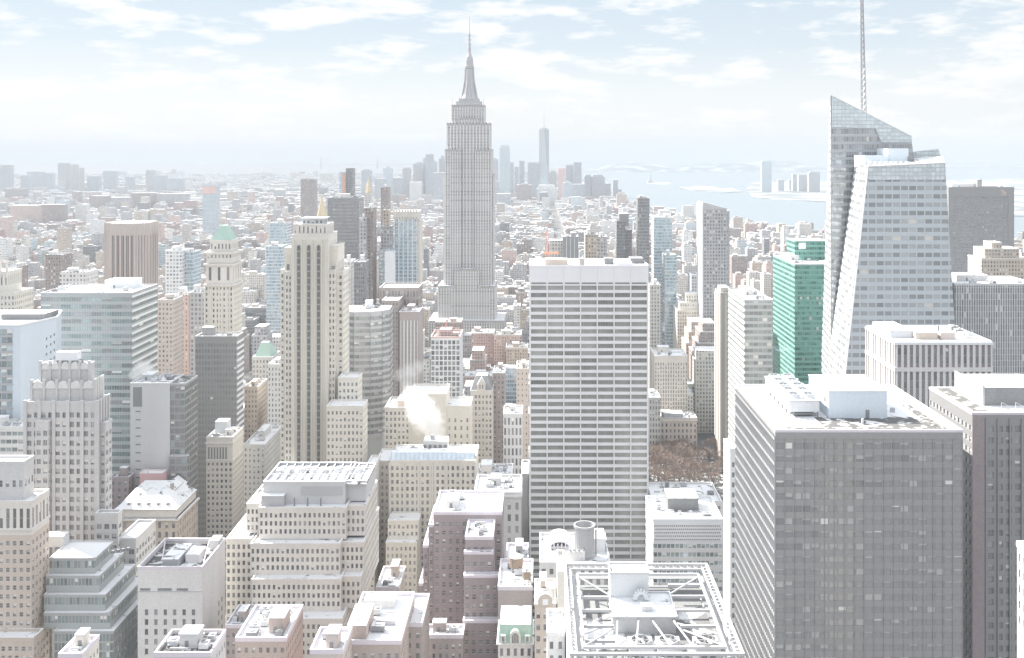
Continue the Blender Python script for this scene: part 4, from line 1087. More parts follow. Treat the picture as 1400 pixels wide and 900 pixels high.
# brown tower with white ribs
B, a, b, c, d, z = tower('office_tower', 'dark brown tower with pale vertical ribs right behind the bowed glass block', 'office tower', 546, 573, 428, 800, 30, 'brown_brick', None, 'snow_patchy', fin=False, n=3, mark='the ribbed brown tower')
B.ribs(a + 1, b - 1, c, 20, z - 6, 5, .34, .6, 'pale_stone')
for k in range(5):
    x = a + 1 + (b - a - 2) * (k + .5) / 5
    for r in range(30): B.w.box(x - .8, x + .8, c - .1, c + .02, z - 9 - r * 3.8, z - 7.2 - r * 3.8, 'mullion_grey')
B.mass(PX(523, 812), PX(545.8, 812), 808, 835, 0, PZ(412, 808), 'brown_brick', W_(2.6, 3.6, .4, .5), 'snow_patchy', .8)
B.mass(PX(521, 845), PX(574, 845), 836, 866, 0, PZ(395, 836), 'brown_brick', W_(2.4, 7.0, .45, .72, mt=1.0, maxrows=2), 'snow', 1.2)
B.done()

# white gridded small tower with salmon scaffolding
B, a, b, c, d, z = tower('office_tower', 'white gridded tower topped by salmon pink scaffolding, below the tall needle spired skyscraper', 'office tower', 589, 629, 462, 760, 30, 'white_panel', W_(3.05, 3.9, .74, .78, rec=.4, mt=1.6, glass='pane_mid', mid='pane_dark', blinds=.05), 'snow_thin', 'salmon_net', fin=False, n=0, mark='the pink scaffolded tower')
m = Mesh(); A_, B_ = a + 1.5, b - 1.5
for k in range(8):
    x = A_ + (B_ - A_) * k / 7
    for y in (763, 772, 780):
        m.box(x - .15, x + .15, y - .15, y + .15, z, z + (6 if 1 < k < 6 else 4), 'salmon_net')
for zz in (2, 4): m.box(A_, B_, 762.8, 763.1, z + zz, z + zz + .3, 'salmon_net'); m.box(A_, B_, 779.9, 780.1, z + zz, z + zz + .3, 'salmon_net')
B.part('scaffolding', m); B.box('bulkhead', a + 6, b - 7, 765, 778, z, z + 5, 'dark_brick', 'salmon_net')
m = Mesh(); m.tube((a + 10, 770, z + 5), (a + 12, 770, z + 13), .3, 'red_paint', 5); m.tube((a + 12, 770, z + 13), (a + 17, 770, z + 9), .2, 'red_paint', 5); B.part('hoist', m); B.done()

# beige complex with steam
TN = W_(2.45, 3.75, .46, .56, sillmat=1, rec=.3, mt=1.2, blinds=.25, bar=1)
B = Building('office_block', 'beige stone block with blank tall centre wall, behind the white steam plume', 'office building', PX(585, 640), 655)
B.mass(PX(560, 640), PX(610, 640), 640, 668, 0, PZ(541, 640), 'warm_limestone', None, 'snow', 1.2)
B.mass(PX(526, 636), PX(559.8, 636), 636, 664, 0, PZ(559, 636), 'limestone', TN, 'snow', 1)
B.mass(PX(610.2, 644), PX(643, 644), 644, 668, 0, PZ(557, 644), 'warm_limestone', W_(4, 5, .3, .5, mt=6), 'snow', 1)
B.box('plant_room', PX(543, 642), PX(559, 642), 641, 656, PZ(559, 636), PZ(547, 642), 'tan_brick', 'snow')
B.style = TN; B.done((585, 545, 640, 'the steaming beige block'))
B = Building('office_block', 'wide beige stone block with glazed snowy penthouse strip, in front of the steam plume', 'office building', PX(590, 560), 575)
xa, xb = PX(533, 560), PX(650, 560); z = PZ(631, 560)
B.mass(xa, xb, 560, 590, 0, z, 'warm_limestone', W_(2.75, 3.8, .48, .58, rec=.4, mt=2, blinds=.2, bar=1), 'snow', .7)
for k in range(7):
    x = xa + (xb - xa) * k / 6; B.w.box(x - .5, x + .5, 559.4, 560.02, 30, z - .5, 'limestone')
B.mass(PX(531, 548), PX(573, 548), 546, 559.4, 0, PZ(713, 546), 'warm_limestone', TN, 'snow', .6)
B.mass(PX(529, 544), PX(571, 544), 540, 545.9, 0, PZ(743, 540), 'warm_limestone', TN, 'snow', .6)
B.mass(PX(513, 564), PX(531, 564), 566, 590, 0, PZ(632, 566), 'limestone', TN, 'snow', .8)
m = Mesh(); x0, x1 = xa + .6, xb - .6; y0 = 561.2
m.quad([(x0, y0 + 2, z + 4.0), (x1, y0 + 2, z + 4.0), (x1, 570, z + 4.4), (x0, 570, z + 4.4)], 'snow'); m.quad([(x0, y0, z + .4), (x1, y0, z + .4), (x1, y0 + 2, z + 4.0), (x0, y0 + 2, z + 4.0)], 'pane_blue')
m.box(x0, x1, y0 + 2.1, 570, z, z + 3.98, 'green_metal')
for k in range(19):
    x = x0 + (x1 - x0) * k / 18; m.tube((x, y0 - .05, z + .4), (x, y0 + 1.95, z + 4.05), .13, 'white_steel', 4)
B.part('glazed_penthouse', m)
B.box('plant_room', PX(579, 574), PX(612, 574), 573, 583, z, z + 7.5, 'pale_stone', 'snow'); m = Mesh()
for k in range(5): x = PX(581 + k * 7, 573); m.box(x - .8, x + .8, 572.8, 572.99, z + 2, z + 5.5, 'mullion_grey')
B.part('louvre', m)
m = Mesh(); m.lathe(PX(592, 578), 577, [(1.6, z + 7.5), (1.6, z + 10)], 'steel', 12, 'dark_machinery'); B.part('vent_stack', m)
clutter(B.root, PX(553, 575), PX(578, 575), 572, 588, z, 21, 6, 0, 'pale_stone', big=False)
B.style = TN; B.done((590, 640, 560, 'the glazed penthouse block'))
B, a, b, c, d, z = tower('stone_tower', 'slim shadowed beige block squeezed between the big stepped block and the glazed penthouse block', 'building', 500, 512, 640, 545, 20, 'limestone', TN, 'snow', n=1)

# gothic gabled block
B, a, b, c, d, z = tower('gothic_block', 'beige gothic office block with steep dark roof and pointed stone gable', 'office building', 643, 673, 535, 700, 26, 'limestone', W_(2.5, 4.0, .5, .56, rec=.3, blinds=.35, mt=2), None, fin=False, n=0, par=.6, mark='the gabled block')
m = Mesh(); m.prism([(a, c), (b, c), (b, d), (a, d)], z, z + 9, 'dark_machinery', 'snow', [(a + 3.6, c + 8), (b - 3.6, c + 8), (b - 3.6, d - 8), (a + 3.6, d - 8)])
B.part('steep_roof', m)
m = Mesh(); x = (a + b) / 2; m.prism([(x - 2.8, c - .1), (x + 2.8, c - .1), (x + 2.8, c + 6), (x - 2.8, c + 6)], z, z + 4, 'limestone'); m.quad([(x - 2.8, c - .1, z + 4), (x + 2.8, c - .1, z + 4), (x, c - .1, z + 9)], 'limestone')
m.quad([(x - 3, c - .2, z + 4), (x, c - .2, z + 9.2), (x, c + 6, z + 9.2), (x - 3, c + 6, z + 4)], 'snow'); m.quad([(x + 3, c - .2, z + 4), (x + 3, c + 6, z + 4), (x, c + 6, z + 9.2), (x, c - .2, z + 9.2)], 'snow')
for q in (-1, 1): m.box(x + q * .9 - .4, x + q * .9 + .4, c - .2, c - .08, z + 1.6, z + 4.4, 'dark_machinery')
B.part('gable', m); B.done()
tower('brick_tower', 'dark narrow block right beside the gabled gothic block', 'building', 674, 690, 512, 720, 24, 'brown_brick', W_(2.4, 3.5, .4, .5), 'snow_patchy', n=2)
tower('brick_tower', 'tan block with snowy roof touching the left edge of the white gridded slab', 'building', 706, 722.5, 506, 650, 24, 'tan_brick', W_(2.6, 3.5, .3, .4), 'snow_patchy', n=3)
tower('office_building', 'grey block with arched windows and layered snowy roof left of the white gridded slab', 'building', 688, 714, 568, 600, 20, 'grey_stone', W_(2.4, 6.0, .5, .7, blinds=.1), 'snow', n=5)
tower('office_building', 'dark flank block pressed against the left side of the white gridded slab', 'building', 713, 722.6, 650, 548, 24, 'bronze_metal', None, 'snow', n=0)
B, a, b, c, d, z = tower('stone_block', 'corniced grey stone block with cluttered snowy roof left of the white gridded slab', 'building', 649, 712, 676, 470, 26, 'grey_stone', W_(3.4, 5.4, .42, .6, rec=.4, mt=3.0), 'snow', fin=False, n=9, seed=31, mark='the corniced grey block')
B.cornice(a, b, c, d, z - 1.2, 1.0, .7, 'pale_stone'); B.done()
tower('stone_block', 'pale low block with tall snowy bulkheads behind the corniced grey block', 'building', 652, 700, 655, 505, 22, 'limestone', W_(3, 3.6, .5, .5), 'snow', n=7, seed=40)

# dark brick stepped blocks
DB = W_(2.6, 3.3, .46, .5, sillmat=1, rec=.3, mt=2.4, blinds=.22, bar=1, frame='white_steel')
B = Building('brick_tower', 'dark red brick tower with white coped stepped shoulders', 'apartment building', PX(630, 390), 400)
xa, xb = PX(593, 390), PX(686, 390)
B.mass(xa, xb, 390, 415, 0, PZ(703, 390), 'dark_brick', DB, 'snow', .9, 'lilac_coping')
B.mass(PX(586, 391), xa - .01, 391, 413, 0, PZ(720, 391), 'dark_brick', DB, 'snow', .8, 'lilac_coping')
B.mass(PX(578.5, 392), PX(585.8, 392), 392, 412, 0, PZ(748, 392), 'dark_brick', DB, 'snow', .8, 'lilac_coping')
B.mass(PX(573, 393), PX(578.3, 393), 393, 411, 0, PZ(800, 393), 'dark_brick', DB, 'snow', .8, 'lilac_coping')
clutter(B.root, xa, PX(640, 390), 391, 415, PZ(703, 390), 6, 4, 0, 'pale_stone')
B.mass(PX(636, 372), PX(674, 372), 372, 389.9, 0, PZ(737, 372), 'dark_brick', DB, 'snow', .9, 'lilac_coping')
B.mass(PX(634.5, 370), PX(674, 370), 370, 371.9, 0, PZ(757, 370), 'dark_brick', DB, 'snow', .7, 'lilac_coping')
B.mass(PX(634, 367), PX(681.5, 367), 367, 369.9, 0, PZ(789, 367), 'dark_brick', DB, 'snow', .7, 'lilac_coping')
B.mass(PX(633, 364), PX(681.5, 364), 364, 366.9, 0, PZ(851, 364), 'dark_brick', DB, 'snow', .7, 'lilac_coping')
B.box('bulkhead', PX(667, 398), PX(684, 398), 396, 412, PZ(703, 390), PZ(693, 398), 'dark_brick', 'snow')
clutter(B.root, PX(638, 372), PX(672, 372), 373, 389, PZ(737, 372), 9, 4, 0, 'pale_stone', big=False)
B.style = DB; B.done((630, 740, 380, 'the dark brick tower'))

# french mansard house, green copper
z = PZ(880, 318); zc = PZ(860, 318); xa, xb = PX(681, 318), PX(728, 318)
B = Building('mansard_house', 'small ornate white stone house with pale green copper roof and arched dormer', 'house', PX(704, 318), 325)
B.mass(xa, xb, 318, 334, 0, z, 'pale_stone', W_(2.1, 4.0, .45, .6, rec=.3, mt=.9), None, 0, zvis=False)
m = Mesh(); m.prism([(xa, 318), (xb, 318), (xb, 334), (xa, 334)], z, z + 5.2, 'copper_green', 'snow', [(xa + .5, 319.8), (xb - .5, 319.8), (xb - .5, 333), (xa + .5, 333)])
rf = B.part('mansard_roof', m); B.cornice(xa, xb, 318, 334, z - .3, .4, .5, 'pale_stone')
for x in (xa + 1.6, xb - 1.6):
    m = Mesh(); m.box(x - .8, x + .8, 317.6, 320, z + .5, z + 2.7, 'pale_stone', 'copper_green'); m.box(x - .4, x + .4, 317.5, 317.598, z + .8, z + 2.3, 'dark_machinery'); B.part('dormer', m, rf)
m = Mesh(); x = (xa + xb) / 2; pts = [(x - 1.7, z)] + [(x - 1.7 * math.cos(math.pi * j / 10), z + 2.6 + 1.7 * math.sin(math.pi * j / 10)) for j in range(11)] + [(x + 1.7, z)]
m.quad([(p[0], 317.4, p[1]) for p in pts], 'pale_stone'); m.quad([(x + (p[0] - x) * .62, 317.35, z + .4 + (p[1] - z) * .72) for p in pts], 'dark_machinery')
for j in range(len(pts) - 1): a, b = pts[j], pts[j + 1]; m.quad([(a[0], 317.4, a[1]), (a[0], 320.5, a[1]), (b[0], 320.5, b[1]), (b[0], 317.4, b[1])], 'copper_green')
for k in (-.5, 0, .5): m.box(x + k - .05, x + k + .05, 317.28, 317.34, z + .5, z + 3, 'pale_stone')
B.part('arched_dormer', m, rf); B.done((704, 865, 318, 'the copper house'))
B, a, b, c, d, z = tower('brick_building', 'brown brick block with conical wooden water tank beside the dark red brick tower', 'building', 681, 728, 806, 350, 24, 'brown_brick', W_(2.6, 3.4, .4, .5, mt=9), 'snow_patchy', 'lilac_coping', fin=False, n=3, seed=77, big=False)
water_tank(B.root, PX(706, 366), 364, z, 2.4, 3.6); water_tank(B.root, PX(720, 356), 354, z, 1.4, 2.6); B.done((705, 800, 350, 'the wooden tank block'))
B, a, b, c, d, z = tower('brick_building', 'narrow tan brick house with round topped gable left of the white steel roof yard', 'house', 731, 760, 828, 300, 18, 'tan_brick', W_(2.0, 3.4, .5, .5, mt=1.5, blinds=.4), 'snow', fin=False, n=1, par=.5)
m = Mesh(); x = (a + b) / 2; pts = [(x - 2.2, z)] + [(x - 2.2 * math.cos(math.pi * j / 8), z + 1.4 + 2.2 * math.sin(math.pi * j / 8)) for j in range(9)] + [(x + 2.2, z)]
m.quad([(p[0], 299.7, p[1]) for p in pts], 'tan_brick'); m.quad([(p[0], 300.6, p[1]) for p in reversed(pts)], 'tan_brick')
for j in range(len(pts) - 1): q, w = pts[j], pts[j + 1]; m.quad([(q[0], 299.7, q[1]), (q[0], 300.6, q[1]), (w[0], 300.6, w[1]), (w[0], 299.7, w[1])], 'snow')
m.box(x - .8, x + .8, 299.6, 299.69, z + .3, z + 2.0, 'white_panel'); B.part('gable', m); B.done()
tower('stone_building', 'narrow pale stone block with snowy top in the corner of the white steel roof yard', 'building', 748, 772, 870, 268, 14, 'pale_stone', W_(2.2, 3.6, .4, .55), 'snow', n=2)
tower('stone_building', 'slim pale pier block rising beside the left rim of the white steel roof yard', 'building', 762, 773, 786, 300, 16, 'warm_limestone', None, 'snow', n=1)

# low roofs at the bottom
def roofblock(label, x0, x1, yf, D, dep, mat, seed, n=5, roof='snow', tank=0, st=None, name='brick_building'):
    return tower(name, label, 'building', x0, x1, yf, D, dep, mat, st or W_(2.4, 3.3, .42, .5, rec=.3, mt=1.6, blinds=.25), roof, 'lilac_coping', seed=seed, n=n, tank=tank)
B, a, b, c, d, z = tower('brick_building', 'red brick block with long snowy roof and stepped bulkheads below the big stepped block', 'building', 470, 548, 880, 310, 34, 'red_brick', DB, 'snow', 'lilac_coping', fin=False, n=3, seed=3, big=False)
B.box('bulkhead', a + .6, a + 6.5, 312, 327, z, z + 4.6, 'red_brick', 'snow'); B.box('bulkhead', a + 2, a + 12, 334, 341, z, z + 2.6, 'pale_stone', 'snow'); B.box('duct', a + 8, a + 14, 322, 323, z, z + 1.4, 'steel', 'snow'); B.done((510, 850, 310, 'the long brick roof'))
roofblock('brown block with snowy roof at the foot of the dark red brick tower', 553, 577, 856, 330, 22, 'brown_brick', 14, 3)
roofblock('low pinkish block with snowy parapets just left of the long snowy brick roof', 424, 469, 893, 296, 14, 'pink_brick', 23, 3)
roofblock('red brick block with cluttered snowy roof in front of the big stepped beige block', 322, 391, 876, 330, 24, 'red_brick', 17, 9)
roofblock('low concrete block with dark roof machinery under the plain pale stone tower', 211, 288, 897, 290, 14, 'concrete', 19, 7, 'snow_thin')
roofblock('tiny roof corner with cream parapet in front of the green glass ziggurat', 80, 112, 899, 280, 11, 'warm_limestone', 20, 2)
roofblock('low snowy brown brick block tucked under the dark red brick tower', 580, 633, 872, 355, 8, 'brown_brick', 24, 7)
roofblock('low snow covered court roof between the plain stone tower and the big stepped block', 308, 338, 858, 400, 18, 'brown_brick', 29, 6)
roofblock('low pale block with tall chimney pier between the big stepped block and the beige columns', 514, 545, 806, 470, 24, 'tan_brick', 34, 4)
roofblock('low snowy roofs between the dark red brick tower and the block with the wooden tank', 691, 722, 775, 400, 22, 'grey_stone', 35, 5)

# behind: stepped slender blocks around the avenue left of the tall shaft
tower('stone_block', 'tan block with cornice behind the slim beige tower', 'building', 334, 352, 531, 700, 26, 'tan_brick', W_(2.4, 3.4, .48, .52), 'snow', n=2)
tower('stone_block', 'long low grey block running along the avenue left of the tall grooved shaft', 'building', 333, 362, 610, 640, 50, 'grey_stone', W_(2.6, 3.5, .4, .5), 'snow', n=3)
B, a, b, c, d, z = tower('stone_tower', 'grey tower with small pale green hipped copper roof left of the tall shaft', 'tower', 345, 372, 490, 740, 22, 'grey_stone', W_(2.4, 3.6, .45, .55), None, fin=False, n=0, mark='the small copper tower')
m = Mesh(); m.prism([(a + 1, c + 1), (b - 1, c + 1), (b - 1, d - 1), (a + 1, d - 1)], z, z + 10, 'copper_green', 'snow', [(a + 4, c + 8), (b - 5, c + 8), (b - 5, d - 8), (a + 4, d - 8)]); B.part('hipped_roof', m); B.done()
tower('stone_tower', 'pale slim block wedged between the copper roofed tower and the tall shaft', 'building', 366, 384, 500, 690, 24, 'pale_stone', W_(2.4, 3.5, .4, .55), 'snow', n=2)

# ============================================================ MIDDLE DISTANCE, FAR
# needle spired skyscraper
D0 = 1290
X = lambda x: PX(x, D0); Z = lambda y: PZ(y, D0)
B = Building('art_deco_skyscraper', 'tallest grey art deco skyscraper with stepped crown, metal mast and needle spire', 'skyscraper', X(640), D0 + 20)
def esb(x0, x1, y0, y1, yb, yt, n, proud=.8, frac=.40, mat='pale_stone'):
    B.mass(X(x0), X(x1), D0 + y0, D0 + y1, Z(yb) if yb else 0, Z(yt), 'fac_spandrel', None, None, 0)
    B.ribs(X(x0), X(x1), D0 + y0, max(0, Z(yb)) if yb else 0, Z(yt), n, frac, proud, mat)
    B.ribs(D0 + y0, D0 + y1, X(x1), max(0, Z(yb)) if yb else 0, Z(yt), 8, frac, proud, mat, side=1)
    B.ribs(D0 + y0, D0 + y1, X(x0), max(0, Z(yb)) if yb else 0, Z(yt), 8, frac, proud, mat, side=-1)
    B.w.box(X(x0) - proud, X(x1) + proud, D0 + y0 - proud, D0 + y1, Z(yt) - 2.2, Z(yt), mat, 'snow')
esb(611, 669, 5, 45, 0, 168, 13)                  # shaft
esb(609, 629, 0, 46, 0, 204, 6); esb(650, 671.5, 0, 46, 0, 204, 6)       # forward wings
esb(606.5, 674, 8, 48, 0, 238, 18)
esb(617, 661.5, 9, 41, 168, 143, 12, .6)
esb(627, 652, 5.0, 40, 168, 160, 7, .9)
esb(600, 622, -6, 50, 0, 390, 6); esb(655, 677, -6, 50, 0, 390, 6); esb(622.5, 654.5, -4, 30, 0, 367, 9)
esb(588, 690, -14, 52, 0, 436, 30)
m = Mesh()
m.box(X(622), X(657), D0 + 11, D0 + 38, Z(143), Z(138.5), 'grey_stone', 'snow'); m.box(X(626), X(654), D0 + 13, D0 + 36, Z(138.5), Z(134), 'steel', 'snow')
m.box(X(621.4), X(657.6), D0 + 10.5, D0 + 38.5, Z(139), Z(138.2), 'white_steel', 'snow')
B.part('observation_deck', m)
cx = X(640); cy = D0 + 24.5
m = Mesh(); m.lathe(cx, cy, [(11.5, Z(134)), (9.4, Z(128)), (7.4, Z(118)), (6.3, Z(108)), (5.6, Z(97)), (5.4, Z(92)), (6.2, Z(91.5)), (6.2, Z(88)), (5.2, Z(87.5)), (5.0, Z(84)), (4.9, Z(81)), (4.2, Z(76)), (2.6, Z(72)), (1.9, Z(69)), (1.8, Z(66))], 'steel', 16)
for k in range(8):
    a = math.pi / 4 * k + .39
    m.tube((cx + 11.2 * math.cos(a), cy + 11.2 * math.sin(a), Z(134)), (cx + 6.6 * math.cos(a), cy + 6.6 * math.sin(a), Z(108)), 1.0, 'white_steel', 4, .7); m.tube((cx + 6.6 * math.cos(a), cy + 6.6 * math.sin(a), Z(108)), (cx + 5.6 * math.cos(a), cy + 5.6 * math.sin(a), Z(92)), .7, 'white_steel', 4)
B.part('mast', m)
m = Mesh()
for (r, ya, yb2) in ((1.9, 66, 60), (1.25, 60, 47), (1.0, 47, 40), (.55, 40, 27), (.3, 27, 18)): m.lathe(cx, cy, [(r, Z(ya)), (r * .9, Z(yb2))], 'grey_stone', 8)
for y in (64, 58, 52, 46): m.lathe(cx, cy, [(2.3, Z(y)), (2.3, Z(y - 1))], 'steel', 8)
B.part('antenna', m)
for x in (617.5, 660.5):
    m = Mesh(); m.tube((X(x), D0 + 12, Z(143)), (X(x), D0 + 12, Z(134)), .25, 'steel', 4); B.part('antenna', m)
B.done((640, 200, D0, 'the needle spired skyscraper'))

# twin crystal glass tower
D1 = 590
B = Building('glass_skyscraper', 'faceted crystal glass skyscraper with slanted top and lattice spire', 'skyscraper', PX(1210, 610), 620)
T = lambda x, y, D: (PX(x, D), D, PZ(y, D))
def drop(a, b, yb, D):       # follow the edge a-b down to pixel row yb at depth D
    t = (yb - a[1]) / (b[1] - a[1]); return T(a[0] + (b[0] - a[0]) * t, yb, D)
tl, tr, kl = T(1187, 228, 590), T(1292, 223, 590), T(1169, 221.5, 640)
bl, br, kb = drop((1187, 228), (1156, 510), 640, 590), drop((1292, 223), (1305.5, 447), 640, 590), T(1118, 600, 640)
rb_t, rb_b = T(1289, 214, 645), T(1304, 600, 645)
w = B.w
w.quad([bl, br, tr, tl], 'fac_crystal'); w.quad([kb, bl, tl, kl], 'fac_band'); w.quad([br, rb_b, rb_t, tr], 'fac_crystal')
w.quad([tl, tr, rb_t, kl], 'snow_patchy')
lo = lambda p: (p[0], p[1], 0)
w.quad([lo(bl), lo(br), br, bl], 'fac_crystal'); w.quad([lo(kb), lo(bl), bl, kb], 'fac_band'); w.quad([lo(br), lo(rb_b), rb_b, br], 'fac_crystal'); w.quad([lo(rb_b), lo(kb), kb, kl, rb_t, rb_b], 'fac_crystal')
# taller slab behind
h1, h2, h3, h4 = T(1136, 131, 642), T(1246, 187, 642), T(1250, 225, 642), T(1252, 480, 642)
hb = T(1136.5, 480, 642); hl_t, hl_b = T(1134.5, 150, 688), T(1123.5, 480, 688)
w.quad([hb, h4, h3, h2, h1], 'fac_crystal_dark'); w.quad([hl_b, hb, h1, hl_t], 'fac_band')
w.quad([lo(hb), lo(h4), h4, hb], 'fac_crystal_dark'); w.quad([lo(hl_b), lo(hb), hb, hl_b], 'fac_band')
hr_t, hr_b = T(1244, 200, 688), T(1250, 480, 688)
w.quad([h4, hr_b, hr_t, h2, h3], 'fac_crystal_dark'); w.quad([hr_b, hl_b, hl_t, hr_t], 'fac_crystal_dark'); w.quad([h1, h2, hr_t, hl_t], 'snow_patchy')
w.quad([lo(h4), lo(hr_b), hr_b, h4], 'fac_crystal_dark'); w.quad([lo(hr_b), lo(hl_b), hl_b, hr_b], 'fac_crystal_dark')
# glazed crown screens with fine grid
m = Mesh()
c1, c2 = T(1137, 131.5, 641.6), T(1246, 187, 641.6)
m.quad([T(1137, 174, 641.6), T(1197, 176, 641.6), T(1205, 195, 641.6), T(1246, 195, 641.6), c2, c1], 'fac_crystal_crown')
B.part('crown_screen', m)
m = Mesh(); p = (tl[0] + .1, 589.7, tl[2]); f_ = lambda x, y: T(x, y, 589.7)
m.quad([f_(1185.4, 246), f_(1293, 246), f_(1291.6, 223.2), f_(1187.2, 228)], 'fac_crystal_crown'); B.part('crown_screen', m)
m = Mesh(); m.quad([T(1243, 226, 655), T(1288, 226, 655), T(1283, 203.5, 655), T(1243, 208.5, 655)], 'fac_crystal_crown'); m.quad([T(1288, 226, 655), T(1292, 226, 690), T(1286, 212, 690), T(1283, 203.5, 655)], 'fac_crystal_crown')
m.quad([T(1288, 226, 655.4), T(1243, 226, 655.4), T(1243, 208.5, 655.4), T(1283, 203.5, 655.4)], 'fac_crystal_crown'); B.part('crown_screen', m)
m = Mesh(); m.tube(h1, h2, .45, 'steel', 4); m.tube(tl, tr, .5, 'white_steel', 4); m.tube(tl, bl, .4, 'white_panel', 4); m.tube(kl, tl, .4, 'white_panel', 4); m.tube(h1, hb, .35, 'steel', 4); B.part('edge_trim', m)
B.box('plant_room', PX(1182, 612), PX(1214, 612), 612, 632, PZ(229, 612), PZ(212.5, 612), 'blue_white_panel', 'snow')
B.box('plant_room', PX(1214, 614), PX(1242, 614), 614, 634, PZ(229, 614), PZ(203, 614), 'blue_white_panel', 'snow')
B.box('louvre', PX(1242.2, 613), PX(1250, 613), 613, 632, PZ(229, 613), PZ(214, 613), 'dark_machinery', 'snow')
for k in range(9):
    m = Mesh(); x = PX(1184 + k * 7.3, 602); m.box(x - .9, x + .9, 602, 605, PZ(226, 602), PZ(221, 602), 'pale_machinery', 'snow'); B.part('roof_unit', m)
sp_b, sp_t, xs, ys = PZ(160, 655), PZ(-24, 655), PX(1181, 655), 655
m = Mesh(); N = 22
def leg(k, t):
    r = 1.75 * (1 - t) + .75 * t; a = math.pi / 4 + math.pi / 2 * k; xx = xs - 1.4 * t
    return (xx + r * math.cos(a), ys + r * math.sin(a), sp_b + (sp_t - sp_b) * t)
for k in range(4):
    for i in range(N):
        m.tube(leg(k, i / N), leg(k, (i + 1) / N), .24, 'mullion_grey', 4)
        j = (k + 1) % 4
        m.tube(leg(k, i / N), leg(j, (i + 1) / N), .17, 'steel', 3)
        m.tube(leg(k, i / N), leg(j, i / N), .13, 'steel', 3)
B.part('spire', m)
FOOT.append((PX(1118, 590), PX(1305, 590), 590, 690, PZ(223, 590))); B.done((1230, 230, 590, 'the crystal skyscraper'))

# emerald tower
B, a, b, c, d, z = tower('glass_tower', 'emerald green glass tower with taller rear block, left of the crystal skyscraper', 'office tower', 1086.5, 1130, 362, 780, 72, 'fac_emerald', None, 'snow', 'green_metal', par=.5, fin=False, n=4, mark='the emerald tower')
B.mass(PX(1086.5, 812), PX(1130, 812), 812, 838, z, PZ(330, 812), 'fac_emerald', None, 'snow_patchy', .6, 'copper_green', zvis=False)
m = Mesh(); m.box(PX(1086.5, 812) + 3, PX(1086.5, 812) + 9, 811.8, 811.99, z + 9, z + 14, 'white_panel'); B.part('sign_panel', m); B.done()

# white piered block
z = PZ(467.6, 450); xa, xb = PX(1225, 450), PX(1355.5, 450)
B = Building('office_tower', 'square office tower with white vertical piers and a white band below the top', 'office tower', (xa + xb) / 2, 470)
B.mass(xa, xb, 450, 490, 0, z, 'dark_brick', None, 'snow', .5, 'white_panel')
for (a0, a1, y, side) in ((xa, xb, 450, None), (450, 490, xa, -1)):
    n = 16 if side is None else 12
    B.ribs(a0, a1, y, z - 11.5 - 60, z - 1.0, n, .44, .7, 'pale_stone', side)
st_f = W_((xb - xa) / 16, 3.9, .56, .8, rec=.1, mt=2)
for r in range(18):
    for k in range(16):
        if r == 2: continue
        B.panes.append((xa + (xb - xa) * (k + .5) / 16, 449.93, z - 4.2 - r * 3.7, 1, 0, 0, -1, (xb - xa) / 16 * .56, 3.0))
B.style = W_(1, 1, 1, 1, glass='pane_bronze', mid='pane_dark', blinds=.05)
B.w.box(xa - .85, xb + .3, 449.15, 450.02, z - 13, z - 11.2, 'pale_stone'); B.w.box(xa - .85, xa + .02, 450.02, 490, z - 13, z - 11.2, 'pale_stone')
B.w.box(xa - .9, xb + .3, 449.1, 450.02, z - 1.2, z - .02, 'white_panel'); B.w.box(xa - .9, xa + .02, 450.02, 490, z - 1.2, z - .02, 'white_panel')
B.box('cooling_tower', PX(1219, 458), PX(1250, 458) , 460, 484, z, z + 3.4, 'pale_machinery', 'snow'); B.box('plant_room', PX(1252, 456), PX(1282, 456), 456, 466, z, z + 3, 'tan_brick', 'snow'); B.box('plant_room', PX(1286, 456), PX(1306, 456), 456, 464, z, z + 3, 'pink_brick', 'snow')
m = Mesh(); m.tube((PX(1283, 460), 460, z), (PX(1283, 460), 460, z + 5.5), .35, 'dark_machinery', 6); B.part('vent_pipe', m)
clutter(B.root, PX(1310, 460), xb, 452, 488, z, 50, 6, 0, 'pale_stone', big=False)
B.done((1290, 470, 450, 'the white piered tower'))

# far right group
B, a, b, c, d, z = tower('office_tower', 'wide charcoal slab tower with small red mark near its top', 'office tower', 1297, 1386, 257, 1250, 40, 'fac_slab', None, 'snow_patchy', 'black_metal', fin=False, n=3, mark='the wide charcoal slab')
B.w.box(a - .3, b + .3, c - .5, c - .01, z - 11, z + 1, 'black_metal'); B.w.box(b - 7, b + .3, c - .5, c - .01, 40, z - 11.01, 'black_metal'); B.w.box(a - .3, a + 5, c - .5, c - .01, 40, z - 11.01, 'black_metal')
m = Mesh()
for (dx, w_) in ((0, .8), (2.2, .8)): m.box(b - 15 + dx, b - 15 + dx + w_, c - .7, c - .52, z - 9, z - 2, 'salmon_net')
m.box(b - 16.2, b - 14.9, c - .7, c - .52, z - 3.2, z - 2, 'salmon_net'); m.box(b - 12.0, b - 9.8, c - .7, c - .52, z - 9, z - 8, 'salmon_net'); m.box(b - 12.0, b - 9.8, c - .7, c - .52, z - 6, z - 5, 'salmon_net'); m.box(b - 10.6, b - 9.8, c - .7, c - .52, z - 7.9, z - 6.01, 'salmon_net')
B.part('sign', m); B.box('bulkhead', PX(1335, 1265), PX(1341, 1265), 1262, 1270, z, z + 10, 'mullion_grey', 'snow')
B.done()
B, a, b, c, d, z = tower('office_tower', 'grey slab with thin white vertical stripes behind the white piered tower', 'office tower', 1305, 1420, 390, 650, 40, 'fac_stripe', None, 'snow', 'pale_stone', n=5, mark='the thin striped slab')
B = Building('stone_tower', 'stepped sandy stone tower rising behind the thin striped slab', 'tower', PX(1370, 900), 915)
